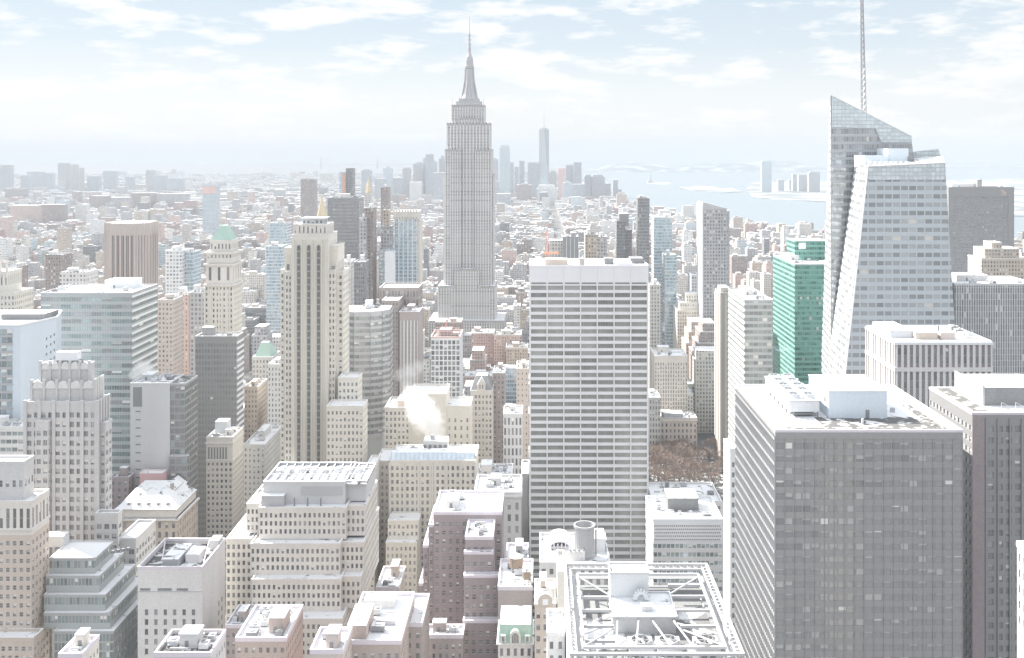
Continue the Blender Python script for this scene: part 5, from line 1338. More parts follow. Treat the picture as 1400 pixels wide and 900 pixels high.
for (x0, x1, y0, dy) in ((1337, 1420, 388, 0), (1344, 1412, 355, 3), (1350, 1398, 342, 6), (1362, 1376, 334, 9)):
    B.mass(PX(x0, 900), PX(x1, 900), 900 + dy, 935 - dy, 0 if dy == 0 else PZ(388, 900), PZ(y0, 900), 'fac_tan' if dy else 'fac_limestone', None, 'snow', 1, 'warm_limestone')
B.done((1370, 345, 900, 'the stepped sandy tower'))
tower('office_building', 'white framed slim block between the crystal skyscraper and the thin striped slab', 'office building', 1305, 1318, 402, 700, 8, 'white_panel', W_(3, 3.8, .6, .7), 'snow', n=0)

# right of the white gridded slab
B = Building('stone_tower', 'sandy stone setback tower right of the white gridded slab, second row', 'tower', PX(948, 1100), 1115)
for (x0, x1, y0, dy) in ((926, 968, 425, 0), (930, 964, 415, 3), (939, 960, 404, 6)):
    B.mass(PX(x0, 1100), PX(x1, 1100), 1100 + dy, 1135 - dy, 0 if dy == 0 else PZ(425, 1100), PZ(y0, 1100), 'warm_limestone', W_(2.6, 3.7, .45, .55), 'snow', .8)
B.style = W_(1, 1, 1, 1); B.done((948, 410, 1100, 'the sandy setback tower'))
B = Building('brick_tower', 'brown brick setback tower with sunlit stepped left edge, right of the white gridded slab', 'tower', PX(965, 1000), 1020)
BW = W_(2.5, 3.6, .42, .5, blinds=.2)
for (x0, x1, y0, dy, dd) in ((950, 979, 485, 0, 40), (954, 979, 470, 2, 38), (958, 979, 455, 4, 36), (962, 979, 444, 6, 34)):
    B.mass(PX(x0, 1000), PX(x1, 1000), 1000 + dy, 1000 + dd, 0 if dy == 0 else PZ(486, 1000), PZ(y0, 1000), 'brown_brick', BW, 'snow', .8, 'pale_stone')
B.style = BW; B.done((965, 450, 1000, 'the brown setback tower'))
B = Building('brick_tower', 'tan setback tower just left of the brown setback tower', 'tower', PX(948, 1050), 1065)
for (x0, x1, y0, dy) in ((938, 963, 470, 0), (942, 963, 455, 2), (946, 962, 442, 4)):
    B.mass(PX(x0, 1050), PX(x1, 1050), 1050 + dy, 1085, 0 if dy == 0 else PZ(470, 1050), PZ(y0, 1050), 'tan_brick', BW, 'snow', .8)
B.style = BW; B.done()
B, a, b, c, d, z = tower('stone_tower', 'pale stone block with tall vertical window strips right of the white gridded slab', 'office building', 895, 940, 488, 930, 34, 'limestone', W_(2.4, 3.6, .42, .72, rec=.4, mt=5), 'snow', n=3, fin=False, mark='the strip windowed block')
B.mass(b + .01, PX(948, 932), 933, 962, 0, PZ(540, 933), 'limestone', W_(2.4, 3.6, .42, .6), 'snow', .8); B.mass(PX(891.5, 940), a - .01, 940, 962, 0, PZ(482, 940), 'warm_limestone', None, 'snow', .8); B.done()
B, a, b, c, d, z = tower('brick_building', 'pinkish brick club block with arched top windows and snowy roof behind the bare park trees', 'building', 903, 953, 573, 892, 22, 'pink_brick', W_(3.4, 5.2, .45, .6, rec=.4, mt=3, blinds=.1), 'snow', fin=False, n=5, mark='the pinkish brick block')
B.box('glazed_penthouse', a + 3, b - 12, 894, 905, z, z + 4.4, 'pane_blue', 'snow'); B.cornice(a, b, c, d, z - 1.4, .8, .6, 'pale_stone'); B.done()
tower('office_building', 'grey block with white arcade between the white gridded slab and the pinkish brick block', 'building', 880, 903, 545, 880, 24, 'grey_stone', W_(2.4, 5, .5, .6), 'snow', n=3)
B, a, b, c, d, z = tower('office_tower', 'slim sandy pink tower with brown vertical stripes right of the brown setback tower', 'office tower', 985, 1000, 402, 860, 26, 'brown_brick', None, 'snow', fin=False, n=1, mark='the pink striped tower')
B.ribs(a, b, c, 20, z - 1, 2, .36, .6, 'pink_brick'); B.ribs(c, d, a, 20, z - 1, 2, .5, .5, 'warm_limestone', -1); B.box('plant_room', a + 1, b - 1, 864, 880, z, z + 5, 'tan_brick', 'snow'); B.done()
B, a, b, c, d, z = tower('office_tower', 'pale green grey tower of glass bands right of the slim pink striped tower', 'office tower', 1018, 1056, 412, 720, 62, 'fac_band_dim', None, 'snow', 'steel', n=4, mark='the pale banded tower', fin=False)
for k in range(28): B.w.box(a - .4, a + .02, c + .2, d - .2, z - 4 - k * 4.4, z - 2.9 - k * 4.4, 'steel')
B.done()
tower('office_tower', 'white and pale blue striped block above the sandy setback tower', 'office tower', 945, 978, 377, 1180, 26, 'fac_white', None, 'snow', 'white_panel', n=2)
B, a, b, c, d, z = tower('apartment_tower', 'grey gridded apartment tower with slanted white rimmed top', 'apartment tower', 961, 994, 286, 1080, 34, 'fac_grey', None, None, fin=False, n=0, par=0, mark='the slant topped tower')
m = Mesh(); m.prism([(a, c), (b, c), (b, d), (a, d)], z, [z + 7.5, z + .5, z + .5, z + 7.5], 'grey_stone', 'snow'); B.part('slanted_top', m)
B.w.box(a - 1.0, a, c - .4, d, 20, z + 5, 'white_panel'); B.w.box(b, b + 3.5, c + 5, d + 8, 0, z - 2, 'fac_grey', 'snow'); B.done()
tower('glass_tower', 'dark narrow glass tower rising behind the right end of the white gridded slab', 'office tower', 872, 888, 272, 1150, 24, 'fac_dark', None, 'snow_thin', 'black_metal', n=2, mark='the dark narrow tower')
B, a, b, c, d, z = tower('glass_tower', 'twin lobed dark tower behind the white gridded slab roof', 'office tower', 843, 855, 303, 1200, 22, 'fac_dark', None, 'snow_thin', 'black_metal', n=0, fin=False, mark='the twin lobed tower')
B.mass(b + .01, PX(864, 1203), 1203, 1220, 0, PZ(315, 1203), 'fac_dark', None, 'snow', .5); B.box('plant_room', PX(847, 1200), PX(860, 1200), 1204, 1218, z - 6, PZ(292, 1204), 'mullion_grey', 'snow'); B.done()
tower('glass_tower', 'pale glass tower right of the dark narrow tower', 'office tower', 894, 919, 298, 1220, 26, 'fac_glass', None, 'snow', 'white_panel', n=2, mark='the pale glass tower')
tower('glass_tower', 'lower pale blue glass block in front of the pale glass tower', 'office tower', 909, 925, 350, 1145, 24, 'fac_glass', None, 'snow', n=1)
B, a, b, c, d, z = tower('office_tower', 'black flat block with white vertical stripes behind the left roof of the white gridded slab', 'office tower', 769, 791, 325, 1000, 26, 'black_metal', None, 'snow', fin=False, n=2)
B.ribs(a, b, c, 20, z, 4, .12, .5, 'white_panel'); B.mass(PX(752, 1004), a - .01, 1004, 1030, 0, PZ(330, 1004), 'fac_limestone', None, 'snow', .8); B.done()
tower('brick_tower', 'tan slab with red brown rooftop behind the middle of the white gridded slab', 'tower', 800, 818, 322, 1020, 22, 'fac_tan', None, 'snow', 'red_brick', n=2)
tower('office_tower', 'small grey slab right of the tan slab behind the white gridded slab', 'office tower', 818, 830, 325, 1060, 22, 'fac_grey', None, 'snow', n=1)
tower('stone_tower', 'narrow sandy grey tower touching the upper right side of the white gridded slab', 'tower', 888, 903, 391, 1010, 24, 'fac_limestone', None, 'snow', n=1)

# left of the needle spired skyscraper
B, a, b, c, d, z = tower('office_tower', 'white ribbed glass tower with grey castellated crown, left of the needle spired skyscraper', 'office tower', 539, 570, 300, 1050, 26, 'fac_glass', None, None, fin=False, n=0, par=0, mark='the castellated tower')
B.ribs(a, b, c, 20, z, 5, .22, .6, 'white_panel'); m = Mesh(); m.box(a - 1, b + 1.5, c - 1, d + 1, z, z + 8, 'limestone', 'snow')
for k in range(9): x = a - 1 + (b - a + 2.5) * k / 9; m.box(x, x + 1.6, c - 1.2, c + 2, z + 8, z + 10, 'limestone', 'snow'); m.box(x + .5, x + 1.2, c - 1.15, c - 1.002, z + .6, z + 2.4, 'dark_machinery')
B.part('crown', m); B.w.box(b, b + 3, c + 2, d, 0, z, 'limestone', 'snow'); B.done()
tower('office_tower', 'blank white slab in front of the castellated white tower', 'office tower', 526, 538, 346, 1010, 14, 'white_panel', None, 'snow', n=0)
B, a, b, c, d, z = tower('glass_tower', 'pale teal glass tower with dark capped top left of the castellated white tower', 'office tower', 518, 537, 342, 1030, 18, 'fac_glass', None, 'snow', n=1, fin=False)
B.mass(PX(522, 1034), PX(535, 1034), 1034, 1050, z, PZ(310, 1034), 'fac_grey', None, 'snow', .5); B.mass(PX(524, 1036), PX(532, 1036), 1036, 1046, PZ(310, 1034), PZ(288, 1036), 'fac_tan', None, 'snow', .5); B.done()
tower('office_tower', 'thin dark tower standing alone above the pale teal tower', 'apartment tower', 520.5, 531, 257, 1600, 24, 'fac_brown', None, 'snow', n=1)
tower('office_tower', 'big plain charcoal slab behind the shoulder of the tall grooved shaft', 'office tower', 448, 490.5, 272, 1050, 30, 'fac_slab', None, 'snow_thin', 'mullion_grey', n=2, mark='the charcoal slab')
tower('brick_tower', 'thin dark brown tower right of the plain charcoal slab', 'tower', 497, 509.5, 286, 1010, 24, 'fac_brown', None, 'snow', n=1, mark='the thin brown tower')
tower('glass_tower', 'grey glass block at the foot of the thin brown tower', 'office tower', 490.7, 500, 300, 1000, 10, 'fac_grey', None, 'snow', n=1)
B, a, b, c, d, z = tower('glass_tower', 'blue glass tower with orange vertical stripe above the plain charcoal slab', 'office tower', 464, 472.5, 236, 2000, 30, 'fac_glass', None, 'snow', n=0, fin=False, mark='the orange striped tower')
B.box('stripe', PX(468.5, 2000), PX(472, 2000), 1999, 1999.98, 60, z - 2, 'orange_paint'); B.mass(PX(472.6, 2004), PX(482.5, 2004), 2004, 2030, 0, PZ(231, 2004), 'fac_dark', None, 'snow', 1); B.done()
B, a, b, c, d, z = tower('clock_tower', 'slender far white tower with gold pyramid tip left of the castellated tower', 'tower', 498.5, 507, 264, 2100, 14, 'fac_limestone', None, None, fin=False, n=0, par=0)
m = Mesh(); m.lathe((a + b) / 2, c + 7, [(6.6, z), (4, z + 16), (3.2, z + 18), (1, z + 26), (.2, z + 34)], 'gold_leaf', 4); B.part('gold_tip', m); B.done()
B, a, b, c, d, z = tower('stone_tower', 'far tower with golden octagonal pyramid roof just above the tall grooved shaft', 'tower', 430, 447, 300, 1700, 22, 'fac_limestone', None, None, fin=False, n=0, par=0)
m = Mesh(); m.lathe((a + b) / 2, c + 11, [(9.0, z), (8.6, z + 6), (4.6, z + 22), (1.8, z + 33), (.3, z + 41)], 'gold_leaf', 8); B.part('gold_roof', m); B.done()
tower('glass_tower', 'blue grey glass tower between the copper roofed stone tower and the tall grooved shaft', 'office tower', 369, 392, 306, 1300, 26, 'fac_glass', None, 'snow', n=2, mark='the bluish glass tower')
tower('glass_tower', 'low pale glass block in front of the blue grey glass tower', 'office tower', 364, 386, 338, 1150, 26, 'fac_glass', None, 'snow', n=2)
tower('office_tower', 'pale grey slim block at the right shoulder of the tall grooved shaft', 'office tower', 466, 480, 359, 900, 22, 'fac_pale', None, 'snow', n=1)
tower('glass_tower', 'slim blue grey glass tower below the thin brown tower', 'office tower', 484, 499, 360, 880, 20, 'fac_dark', None, 'snow', n=1)

# beige tower with green roof
B = Building('stone_tower', 'ornate beige stone tower with cornices and green copper hipped roof', 'tower', PX(300, 690), 705)
xa, xb = PX(280, 690), PX(318.5, 690); OB = W_(2.4, 3.7, .45, .55, blinds=.2)
B.mass(xa, xb, 690, 712, 0, PZ(390, 690), 'warm_limestone', OB, None, 0)
B.mass(xa + .4, xb - .4, 690.4, 711.6, PZ(390, 690), PZ(362, 690), 'limestone', W_(6.0, 12, .3, .75, mt=.6), None, 0, zvis=False)
B.mass(xa + .8, xb - .8, 691, 711, PZ(362, 690), PZ(346, 690), 'limestone', W_(2.6, 3.6, .4, .6), 'snow', .6, zvis=False)
B.mass(xa + 2.5, xb - 2, 693, 709, PZ(346, 690), PZ(330, 690), 'limestone', W_(2.6, 6, .45, .6, mt=1), 'snow', .5, zvis=False)
for y in (390, 362, 346): B.cornice(xa, xb, 690, 712, PZ(y, 690) - .6, 1.1, .9, 'limestone')
for k in range(6): x = xa + (xb - xa) * k / 5; B.w.box(x - .55, x + .55, 689.5, 690.02, 40, PZ(395, 690), 'warm_limestone')
m = Mesh(); z = PZ(330, 690) + .5; m.prism([(xa + 3, 694), (xb - 2.5, 694), (xb - 2.5, 708), (xa + 3, 708)], z, z + 9.5, 'copper_green', 'copper_green', [(xa + 8, 699.5), (xb - 7, 699.5), (xb - 7, 703.5), (xa + 8, 703.5)]); B.part('copper_roof', m)
B.style = OB; B.done((300, 330, 690, 'the copper roofed tower'))

# octagonal brown tower
z = PZ(306, 1200); xa, xb = PX(138, 1200), PX(198, 1200); q = 12
B = Building('brick_tower', 'brown tower with cut corners, vertical bays and jagged flared top', 'office tower', (xa + xb) / 2, 1225)
pts = [(xa, 1212), (xa + q, 1200), (xb - q, 1200), (xb, 1212), (xb, 1240), (xb - q, 1252), (xa + q, 1252), (xa, 1240)]
facade_mat('fac_bay', (0.38, 0.30, 0.275), (0.19, 0.185, 0.19), 3.2, 60, .55, 1.0, bright=0.0)
B.w.prism(pts, 0, z - 14, 'fac_bay', 'snow')
m = Mesh(); fl = [((x - (xa + xb) / 2) * 1.03 + (xa + xb) / 2, (y - 1226) * 1.03 + 1226) for x, y in pts]
m.prism(pts, z - 14, z, 'pink_brick', 'snow', fl); B.part('crown', m)
for k in range(8):
    a, b = pts[k], pts[(k + 1) % 8]; n = 5
    for j in range(n):
        t = j / n; x, y = a[0] + (b[0] - a[0]) * t, a[1] + (b[1] - a[1]) * t; B.w.box(x - .9, x + .9, y - .9, y + .9, 20, z + .8, 'pink_brick', 'snow')
FOOT.append((xa, xb, 1200, 1252, z)); B.done((168, 310, 1200, 'the cut cornered tower'))

tower('office_tower', 'white gridded block between the cut cornered brown tower and the copper roofed stone tower', 'office tower', 226, 248, 344, 1000, 26, 'fac_white', None, 'snow', 'white_panel', n=2, mark='the white gridded block')
tower('glass_tower', 'pale blue block right beside the white gridded block', 'office tower', 252, 264, 346, 1010, 24, 'fac_glass', None, 'snow', n=1)
tower('brick_building', 'pinkish brick block peeping out right of the wide green glass slab', 'building', 216, 236, 412, 760, 22, 'pink_brick', W_(2.5, 3.5, .45, .5), 'snow', n=2)
tower('brick_tower', 'tall grey pink block left of the copper roofed stone tower', 'building', 237, 258, 405, 800, 22, 'fac_pink', None, 'snow', n=2)
tower('office_building', 'blue grey block touching the copper roofed stone tower', 'building', 258, 279, 402, 801, 22, 'fac_grey', None, 'snow', n=2)
B = Building('gothic_tower', 'sandy gothic tower with four pinnacles above the white panelled tower', 'tower', PX(2, 640), 650)
B.mass(PX(-30, 640), PX(20, 640), 640, 664, 0, PZ(402, 640), 'warm_limestone', OB, 'snow', .8); B.mass(PX(-24, 643), PX(11, 643), 643, 660, PZ(402, 640), PZ(372, 643), 'warm_limestone', W_(2.6, 9, .35, .7, mt=1), 'snow', .5, zvis=False)
for x in (-20, -10, 0, 9):
    m = Mesh(); m.lathe(PX(x, 643), 643.4, [(1.0, PZ(380, 643)), (1.0, PZ(366, 643)), (.1, PZ(354, 643))], 'limestone', 6); B.part('pinnacle', m)
B.style = OB; B.done((8, 370, 640, 'the gothic tower'))
tower('brick_tower', 'dark slim tower beside the sandy gothic tower', 'building', 9, 20, 368, 760, 20, 'fac_brown', None, 'snow', n=1)
tower('office_building', 'pale stepped block behind the roof of the wide green glass slab', 'building', 82, 118, 374, 900, 24, 'fac_pale', None, 'snow', n=4)
tower('brick_tower', 'grey brown slab behind the wide green glass slab', 'building', 62, 84, 350, 1100, 24, 'fac_brown', None, 'snow', n=2)
B, a, b, c, d, z = tower('apartment_tower', 'far glass block with red netting around its top', 'apartment tower', 277, 295, 254, 3000, 40, 'fac_glass', None, 'snow', n=0, fin=False)
B.box('netting', a - 1, b + 1, c - 1, c - .02, z - 24, z - 2, 'salmon_net'); B.done()
tower('brick_tower', 'lone far brown grey block above the tall grooved shaft', 'apartment tower', 411, 430, 246, 3000, 40, 'fac_brown', None, 'snow', n=0)

# ============================================================ FAR SKYLINE
DT = 'towers of the far downtown skyline'
def far(x0, x1, yt, D, dep, mat, label, taper=1.0, roofm=None, top=None, name='office_tower', cat='office tower', group=DT, spire=None):
    a, b, z = PX(x0, D), PX(x1, D), PZ(yt, D); m = Mesh()
    cx_, cy_ = (a + b) / 2, D + dep / 2
    pts = [(a, D), (b, D), (b, D + dep), (a, D + dep)]
    tp = [(cx_ + (p[0] - cx_) * taper, cy_ + (p[1] - cy_) * taper) for p in pts]
    m.prism(pts, 0, z, mat, roofm or 'snow_patchy', tp)
    o = thing(name, label, cat, (cx_, cy_, 0), group); put('wall', m, o)
    if top:
        t = Mesh(); k, h = top; t.prism([(cx_ + (p[0] - cx_) * k, cy_ + (p[1] - cy_) * k) for p in tp], z, z + h, mat, roofm or 'snow_patchy', [(cx_ + (p[0] - cx_) * k * .85, cy_ + (p[1] - cy_) * k * .85) for p in tp]); put('crown', t, o)
    if spire:
        t = Mesh(); t.tube((cx_, cy_, z), (cx_, cy_, z + spire), 3.0, 'steel', 5, .6); put('spire', t, o)
    FOOT.append((a, b, D, D + dep, z)); return o
DTL = [
 (494, 507, 233, 5500, 'fac_far', 'far glass tower with notched top behind the slender gold tipped tower', (.6, 8)), (512, 527, 244, 5700, 'fac_far', 'far broad pale block right of the gold tipped tower', None),
 (524, 536, 230, 5900, 'fac_glass', 'far glass tower with small cap right of the gold tipped tower', (.5, 12)), (537, 550, 243, 5800, 'fac_far', 'far low broad block above the castellated white tower', None),
 (550, 561, 231, 6000, 'fac_grey', 'far grey tower with tapered cap above the castellated white tower', (.8, 9)), (565, 578, 224, 5900, 'fac_grey', 'far broad grey tower left of the pointed downtown tower', (.6, 10)),
 (576, 583, 222, 5950, 'fac_grey', 'far pointed downtown tower with stepped needle top left of the needle spired skyscraper', (.5, 26)), (582, 592, 211, 5850, 'fac_far', 'tallest far flat topped slab left of the needle spired skyscraper', None),
 (590, 597, 222, 6100, 'fac_far', 'far tower with sloped shoulder hugging the tallest flat slab', (.6, 10)), (600, 609, 217, 6000, 'fac_grey', 'far pointed tower half hidden by the left edge of the needle spired skyscraper', (.5, 18)),
 (560, 576, 249, 5300, 'fac_white', 'far white square block below the pointed downtown tower', None), (592, 608, 236, 5500, 'fac_far', 'far bluish block beside the left edge of the needle spired skyscraper', None),
 (672, 681, 218, 5900, 'fac_far', 'far bluish tower touching the right edge of the needle spired skyscraper', (.6, 7)), (683, 697, 202, 5600, 'fac_glass', 'far tall glass tower with crumpled grey crown right of the needle spired skyscraper', (.9, 14)),
 (697, 702, 222, 5900, 'fac_far', 'thin far slab pressed against the crumpled crown tower', None), (703.5, 709, 228, 5900, 'fac_far', 'short thin far slab between the crumpled crown tower and the broad blue block', None),
 (710, 717, 220, 6000, 'fac_grey', 'thin far grey slab left of the broad blue block', None), (721.5, 738, 222, 5800, 'fac_far', 'broad blue far block left of the tapered glass spire tower', None),
 (751, 761, 236, 5700, 'fac_grey', 'far round shouldered tower right of the tapered glass spire tower', (.7, 12)), (773.7, 784, 226, 6000, 'fac_far', 'far blue slab right of the red netted tower', (.8, 5)),
 (784, 795, 222, 5950, 'fac_far', 'far pale blue twin slab beside the far blue slab', None), (799, 809, 241, 6050, 'fac_grey', 'far grey tower with cut corners left of the dome capped block', (.75, 10)),
 (808, 827, 242, 6050, 'fac_grey', 'far broad grey block with sloping shoulders by the harbour', (.8, 14)), (827, 835, 251, 6100, 'fac_grey', 'far small grey block right of the sloping shouldered block', None),
 (838, 845, 246, 6150, 'fac_grey', 'far slim tower at the harbour edge of the skyline', None), (845, 850, 259, 6150, 'fac_grey', 'last low far block at the harbour edge of the skyline', None),
 (770, 782, 250, 5300, 'fac_glass', 'far light glass tower with pointed top below the red netted tower', (.5, 9)), (782, 800, 252, 5500, 'fac_far', 'far dark blue block below the twin slab', None),
 (738, 749, 263, 5000, 'fac_dark', 'far dark block at the foot of the tapered glass spire tower', None), (706, 727, 253, 5200, 'fac_brown', 'far dark stepped mass below the thin grey slab', (.6, 6)),
 (672, 682, 248, 5300, 'fac_far', 'far bluish low block right of the needle spired skyscraper', None), (679, 698, 265, 4700, 'fac_far', 'far bluish block below the crumpled crown tower', None)]
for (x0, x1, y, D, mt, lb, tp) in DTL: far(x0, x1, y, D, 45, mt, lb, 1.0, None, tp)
far(763, 773.5, 230, 5700, 40, 'salmon_net', 'far tower wrapped in red netting left of the twin blue slabs')
far(734, 761, 258, 5250, 60, 'fac_white', 'far white roofed block with slanted snowy top below the tapered glass spire tower', 1, 'snow', (.9, 18))
# tapered glass spire tower
D = 6000; a, b = PX(737, D), PX(750.6, D); cx_, cy_ = (a + b) / 2, D + 30; z = PZ(177, D)
o = thing('glass_skyscraper', 'far tapered glass spire tower, the tallest of the downtown skyline', 'skyscraper', (cx_, cy_, 0), DT); m = Mesh(); r = (b - a) / 2
bb = [(cx_ + r * x, cy_ + r * y) for x, y in ((-1, -1), (1, -1), (1, 1), (-1, 1))]; tt = [(cx_ + r * x, cy_ + r * y) for x, y in ((0, -1.0), (1.0, 0), (0, 1.0), (-1.0, 0))]
m.prism(bb, 0, 55, 'fac_far')
for k in range(4):
    j = (k + 1) % 4
    m.quad([(*bb[k], 55), (*bb[j], 55), (*tt[k], z)], 'pane_blue'); m.quad([(*bb[j], 55), (*tt[j], z), (*tt[k], z)], 'pane_mid')
m.quad([(*p, z) for p in tt], 'steel'); put('wall', m, o); m = Mesh(); m.lathe(cx_, cy_, [(r * .72, z), (r * .72, z + 8)], 'pane_blue', 12); put('crown', m, o)
m = Mesh(); m.lathe(cx_, cy_, [(8, z + 8), (8, z + 11), (2.5, z + 12), (1.8, z + 60), (.4, z + 112)], 'steel', 6); put('spire', m, o); FOOT.append((a, b, D, D + 60, z))
BK = 'towers across the river on the left'
for (x0, x1, y, D, mt, lb) in [(0, 14, 226, 7000, 'fac_grey', 'far blue grey tower at the end of the far river skyline'), (28, 38, 240, 7000, 'fac_far', 'low far block second from the end of the far river skyline'), (37, 57, 235, 7200, 'fac_far', 'far stepped pale blue cluster tower across the river'),
   (60, 71, 237, 7100, 'fac_far', 'far pale tower left of the tallest far grey slab'), (79, 91, 223.5, 6900, 'fac_grey', 'tallest far grey slab of the skyline across the river'), (96, 103, 225.5, 7000, 'fac_grey', 'thin far tower just right of the tallest far grey slab'),
   (106, 111, 230, 7100, 'fac_grey', 'thinnest short far tower, second right of the tallest far grey slab'), (119, 135, 241, 7000, 'fac_far', 'far low bluish pair of blocks of the skyline across the river'), (141, 158, 234, 7300, 'fac_far', 'far broad bluish tower with flared base of the skyline across the river'),
   (171, 181, 242, 7000, 'fac_far', 'far small block between two broad towers of the skyline across the river'), (199, 209, 233, 7200, 'fac_grey', 'far narrow grey tower with low neighbour of the skyline across the river'), (210, 226, 240, 7000, 'fac_far', 'far broad pale tower right of the narrow grey tower'),
   (228, 249, 244, 6900, 'fac_far', 'far wide low block left of the red netted block of the skyline across the river')]:
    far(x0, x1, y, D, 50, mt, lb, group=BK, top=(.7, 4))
for (x0, x1, y, D, mt, lb) in [(122, 146, 268, 4400, 'fac_brown', 'far grey brown housing block above the cut cornered brown tower'), (147, 176, 270, 4500, 'fac_grey', 'far broad grey housing slab above the cut cornered brown tower'), (178, 214, 264, 4600, 'fac_brown', 'far long brown housing slab right above the cut cornered brown tower'),
   (214, 256, 265, 4600, 'fac_grey', 'far long grey housing slab left of the red netted block'), (14, 50, 281, 3600, 'fac_pink', 'far row of pinkish housing slabs across the river'), (52, 86, 280, 3700, 'fac_brown', 'far row of brown housing slabs across the river'), (0, 9, 297, 2900, 'fac_pink', 'far pinkish slab beside the sandy gothic tower')]:
    far(x0, x1, y, D, 40, mt, lb, group='housing slabs in the far left', name='apartment_block', cat='apartment building')
for (x0, x1, y, D, mt, lb, tp) in [(1041.5, 1055, 221, 7000, 'fac_glass', 'far tall blue tower alone across the water', (.9, 5)), (1064, 1072, 246, 7200, 'fac_far', 'far low block across the water right of the tall blue tower', None), (1079, 1084, 246, 7300, 'fac_far', 'far thin low block across the water', None),
   (1084, 1092, 238, 7200, 'fac_far', 'far slab with white edge across the water', None), (1092, 1105, 239, 7100, 'fac_grey', 'far broad grey slab across the water', None), (1106, 1121, 236, 7000, 'fac_grey', 'far dark rounded slab across the water beside the crystal skyscraper', (.85, 5))]:
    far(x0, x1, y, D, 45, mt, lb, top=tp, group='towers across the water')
far(1095, 1131, 271, 6300, 40, 'fac_white', 'long low white terminal on the far shore left of the crystal skyscraper', group='towers across the water', roofm='snow', name='terminal_building', cat='building')

# suspension bridge on the horizon
DB_ = 17500; bx0, bx1 = PX(439, DB_), PX(516, DB_)
br_ = thing('suspension_bridge', 'faint suspension bridge with two tall towers of the skyline across the river', 'bridge', ((bx0 + bx1) / 2, DB_, 0))
for x in (bx0, bx1):
    m = Mesh()
    for s in (-14, 14): m.box(x - 11, x + 11, DB_ + s - 7, DB_ + s + 7, -3, 205, 'mullion_grey')
    for zz in (75, 130, 190): m.box(x - 9, x + 9, DB_ - 13.9, DB_ + 13.9, zz, zz + 14, 'mullion_grey')
    put('pylon', m, br_)
m = Mesh(); m.box(bx0 - 900, bx1 + 900, DB_ - 16, DB_ + 16, 66, 74, 'mullion_grey'); put('deck', m, br_)
m = Mesh()
def cab(t, x0, x1, za, zb, sag): return (x0 + (x1 - x0) * t, DB_, za + (zb - za) * t - sag * 4 * t * (1 - t))
for (x0, x1, za, zb, sag) in ((bx0, bx1, 205, 205, 120), (bx0 - 900, bx0, 76, 205, 20), (bx1, bx1 + 900, 205, 76, 20)):
    for k in range(16): m.tube(cab(k / 16, x0, x1, za, zb, sag), cab((k + 1) / 16, x0, x1, za, zb, sag), 2.4, 'mullion_grey', 4)
put('cable', m, br_)
# statue on its island
D = 9300; x = PX(889, D); s_ = thing('statue', 'tiny far statue on a tall pedestal on the low island in the harbour', 'statue', (x, D, 0))
m = Mesh(); m.prism([(x - 22, D - 22), (x + 22, D - 22), (x + 22, D + 22), (x - 22, D + 22)], 0, 14, 'grey_stone'); m.prism([(x - 11, D - 11), (x + 11, D - 11), (x + 11, D + 11), (x - 11, D + 11)], 14, 46, 'grey_stone', None, [(x - 8, D - 8), (x + 8, D - 8), (x + 8, D + 8), (x - 8, D + 8)]); put('pedestal', m, s_)
m = Mesh(); m.lathe(x, D, [(6, 46), (5.4, 58), (4.2, 68), (4.8, 74), (2.2, 77), (2.6, 80), (2.2, 84), (.6, 86)], 'copper_green', 8); m.tube((x + 3, D, 73), (x + 6, D, 92), 1.5, 'copper_green', 5, 1.0); put('figure', m, s_, smooth=True)

# ============================================================ SMALL BLOCKS FILLING THE CITY
import numpy as np
def inside(x, y, poly):
    c = False; n = len(poly); j = n - 1
    for i in range(n):
        xi, yi = poly[i]; xj, yj = poly[j]
        if (yi > y) != (yj > y) and x < (xj - xi) * (y - yi) / (yj - yi) + xi: c = not c
        j = i
    return c
AVE = [-1185, -905, -765, -625, -485, -345, -205, 75, 355, 635, 915, 1195]
PARK = (58, 162, 786, 888)
STREET_X = (-303, -272)
fq = random.Random(23)
HERO_GRID = {}
for i, (a, b, c, d, z) in enumerate(FOOT):
    for gx in range(int(a // 60), int(b // 60) + 1):
        for gy in range(int(c // 60), int(d // 60) + 1): HERO_GRID.setdefault((gx, gy), []).append(i)
def free(x0, x1, y0, y1, gap=2.5):
    if x1 > PARK[0] and x0 < PARK[1] and y1 > PARK[2] and y0 < PARK[3]: return False
    if y0 < 790 and y1 > 565 and (CX + x1 / y0 * F > 884) and (CX + x0 / y1 * F < 1004): return False
    if x1 > STREET_X[0] and x0 < STREET_X[1] and y0 < 1000: return False
    for gx in range(int((x0 - gap) // 60), int((x1 + gap) // 60) + 1):
        for gy in range(int((y0 - gap) // 60), int((y1 + gap) // 60) + 1):
            for i in HERO_GRID.get((gx, gy), ()):
                a, b, c, d, _ = FOOT[i]
                if x1 + gap > a and x0 - gap < b and y1 + gap > c and y0 - gap < d: return False
    return True
FM = ['fac_limestone', 'fac_pale', 'fac_tan', 'fac_pink', 'fac_red', 'fac_brown', 'fac_grey', 'fac_white', 'fac_glass', 'fac_dark']
lots = []
def pick(ws): return fq.choices(FM, ws)[0]
def roofpick(far_=False):
    if far_: return fq.choices(('snow', 'snow_far', 'snow_thin'), (28, 46, 26))[0]
    return fq.choices(('snow', 'snow_patchy', 'snow_thin'), (44, 34, 22))[0]
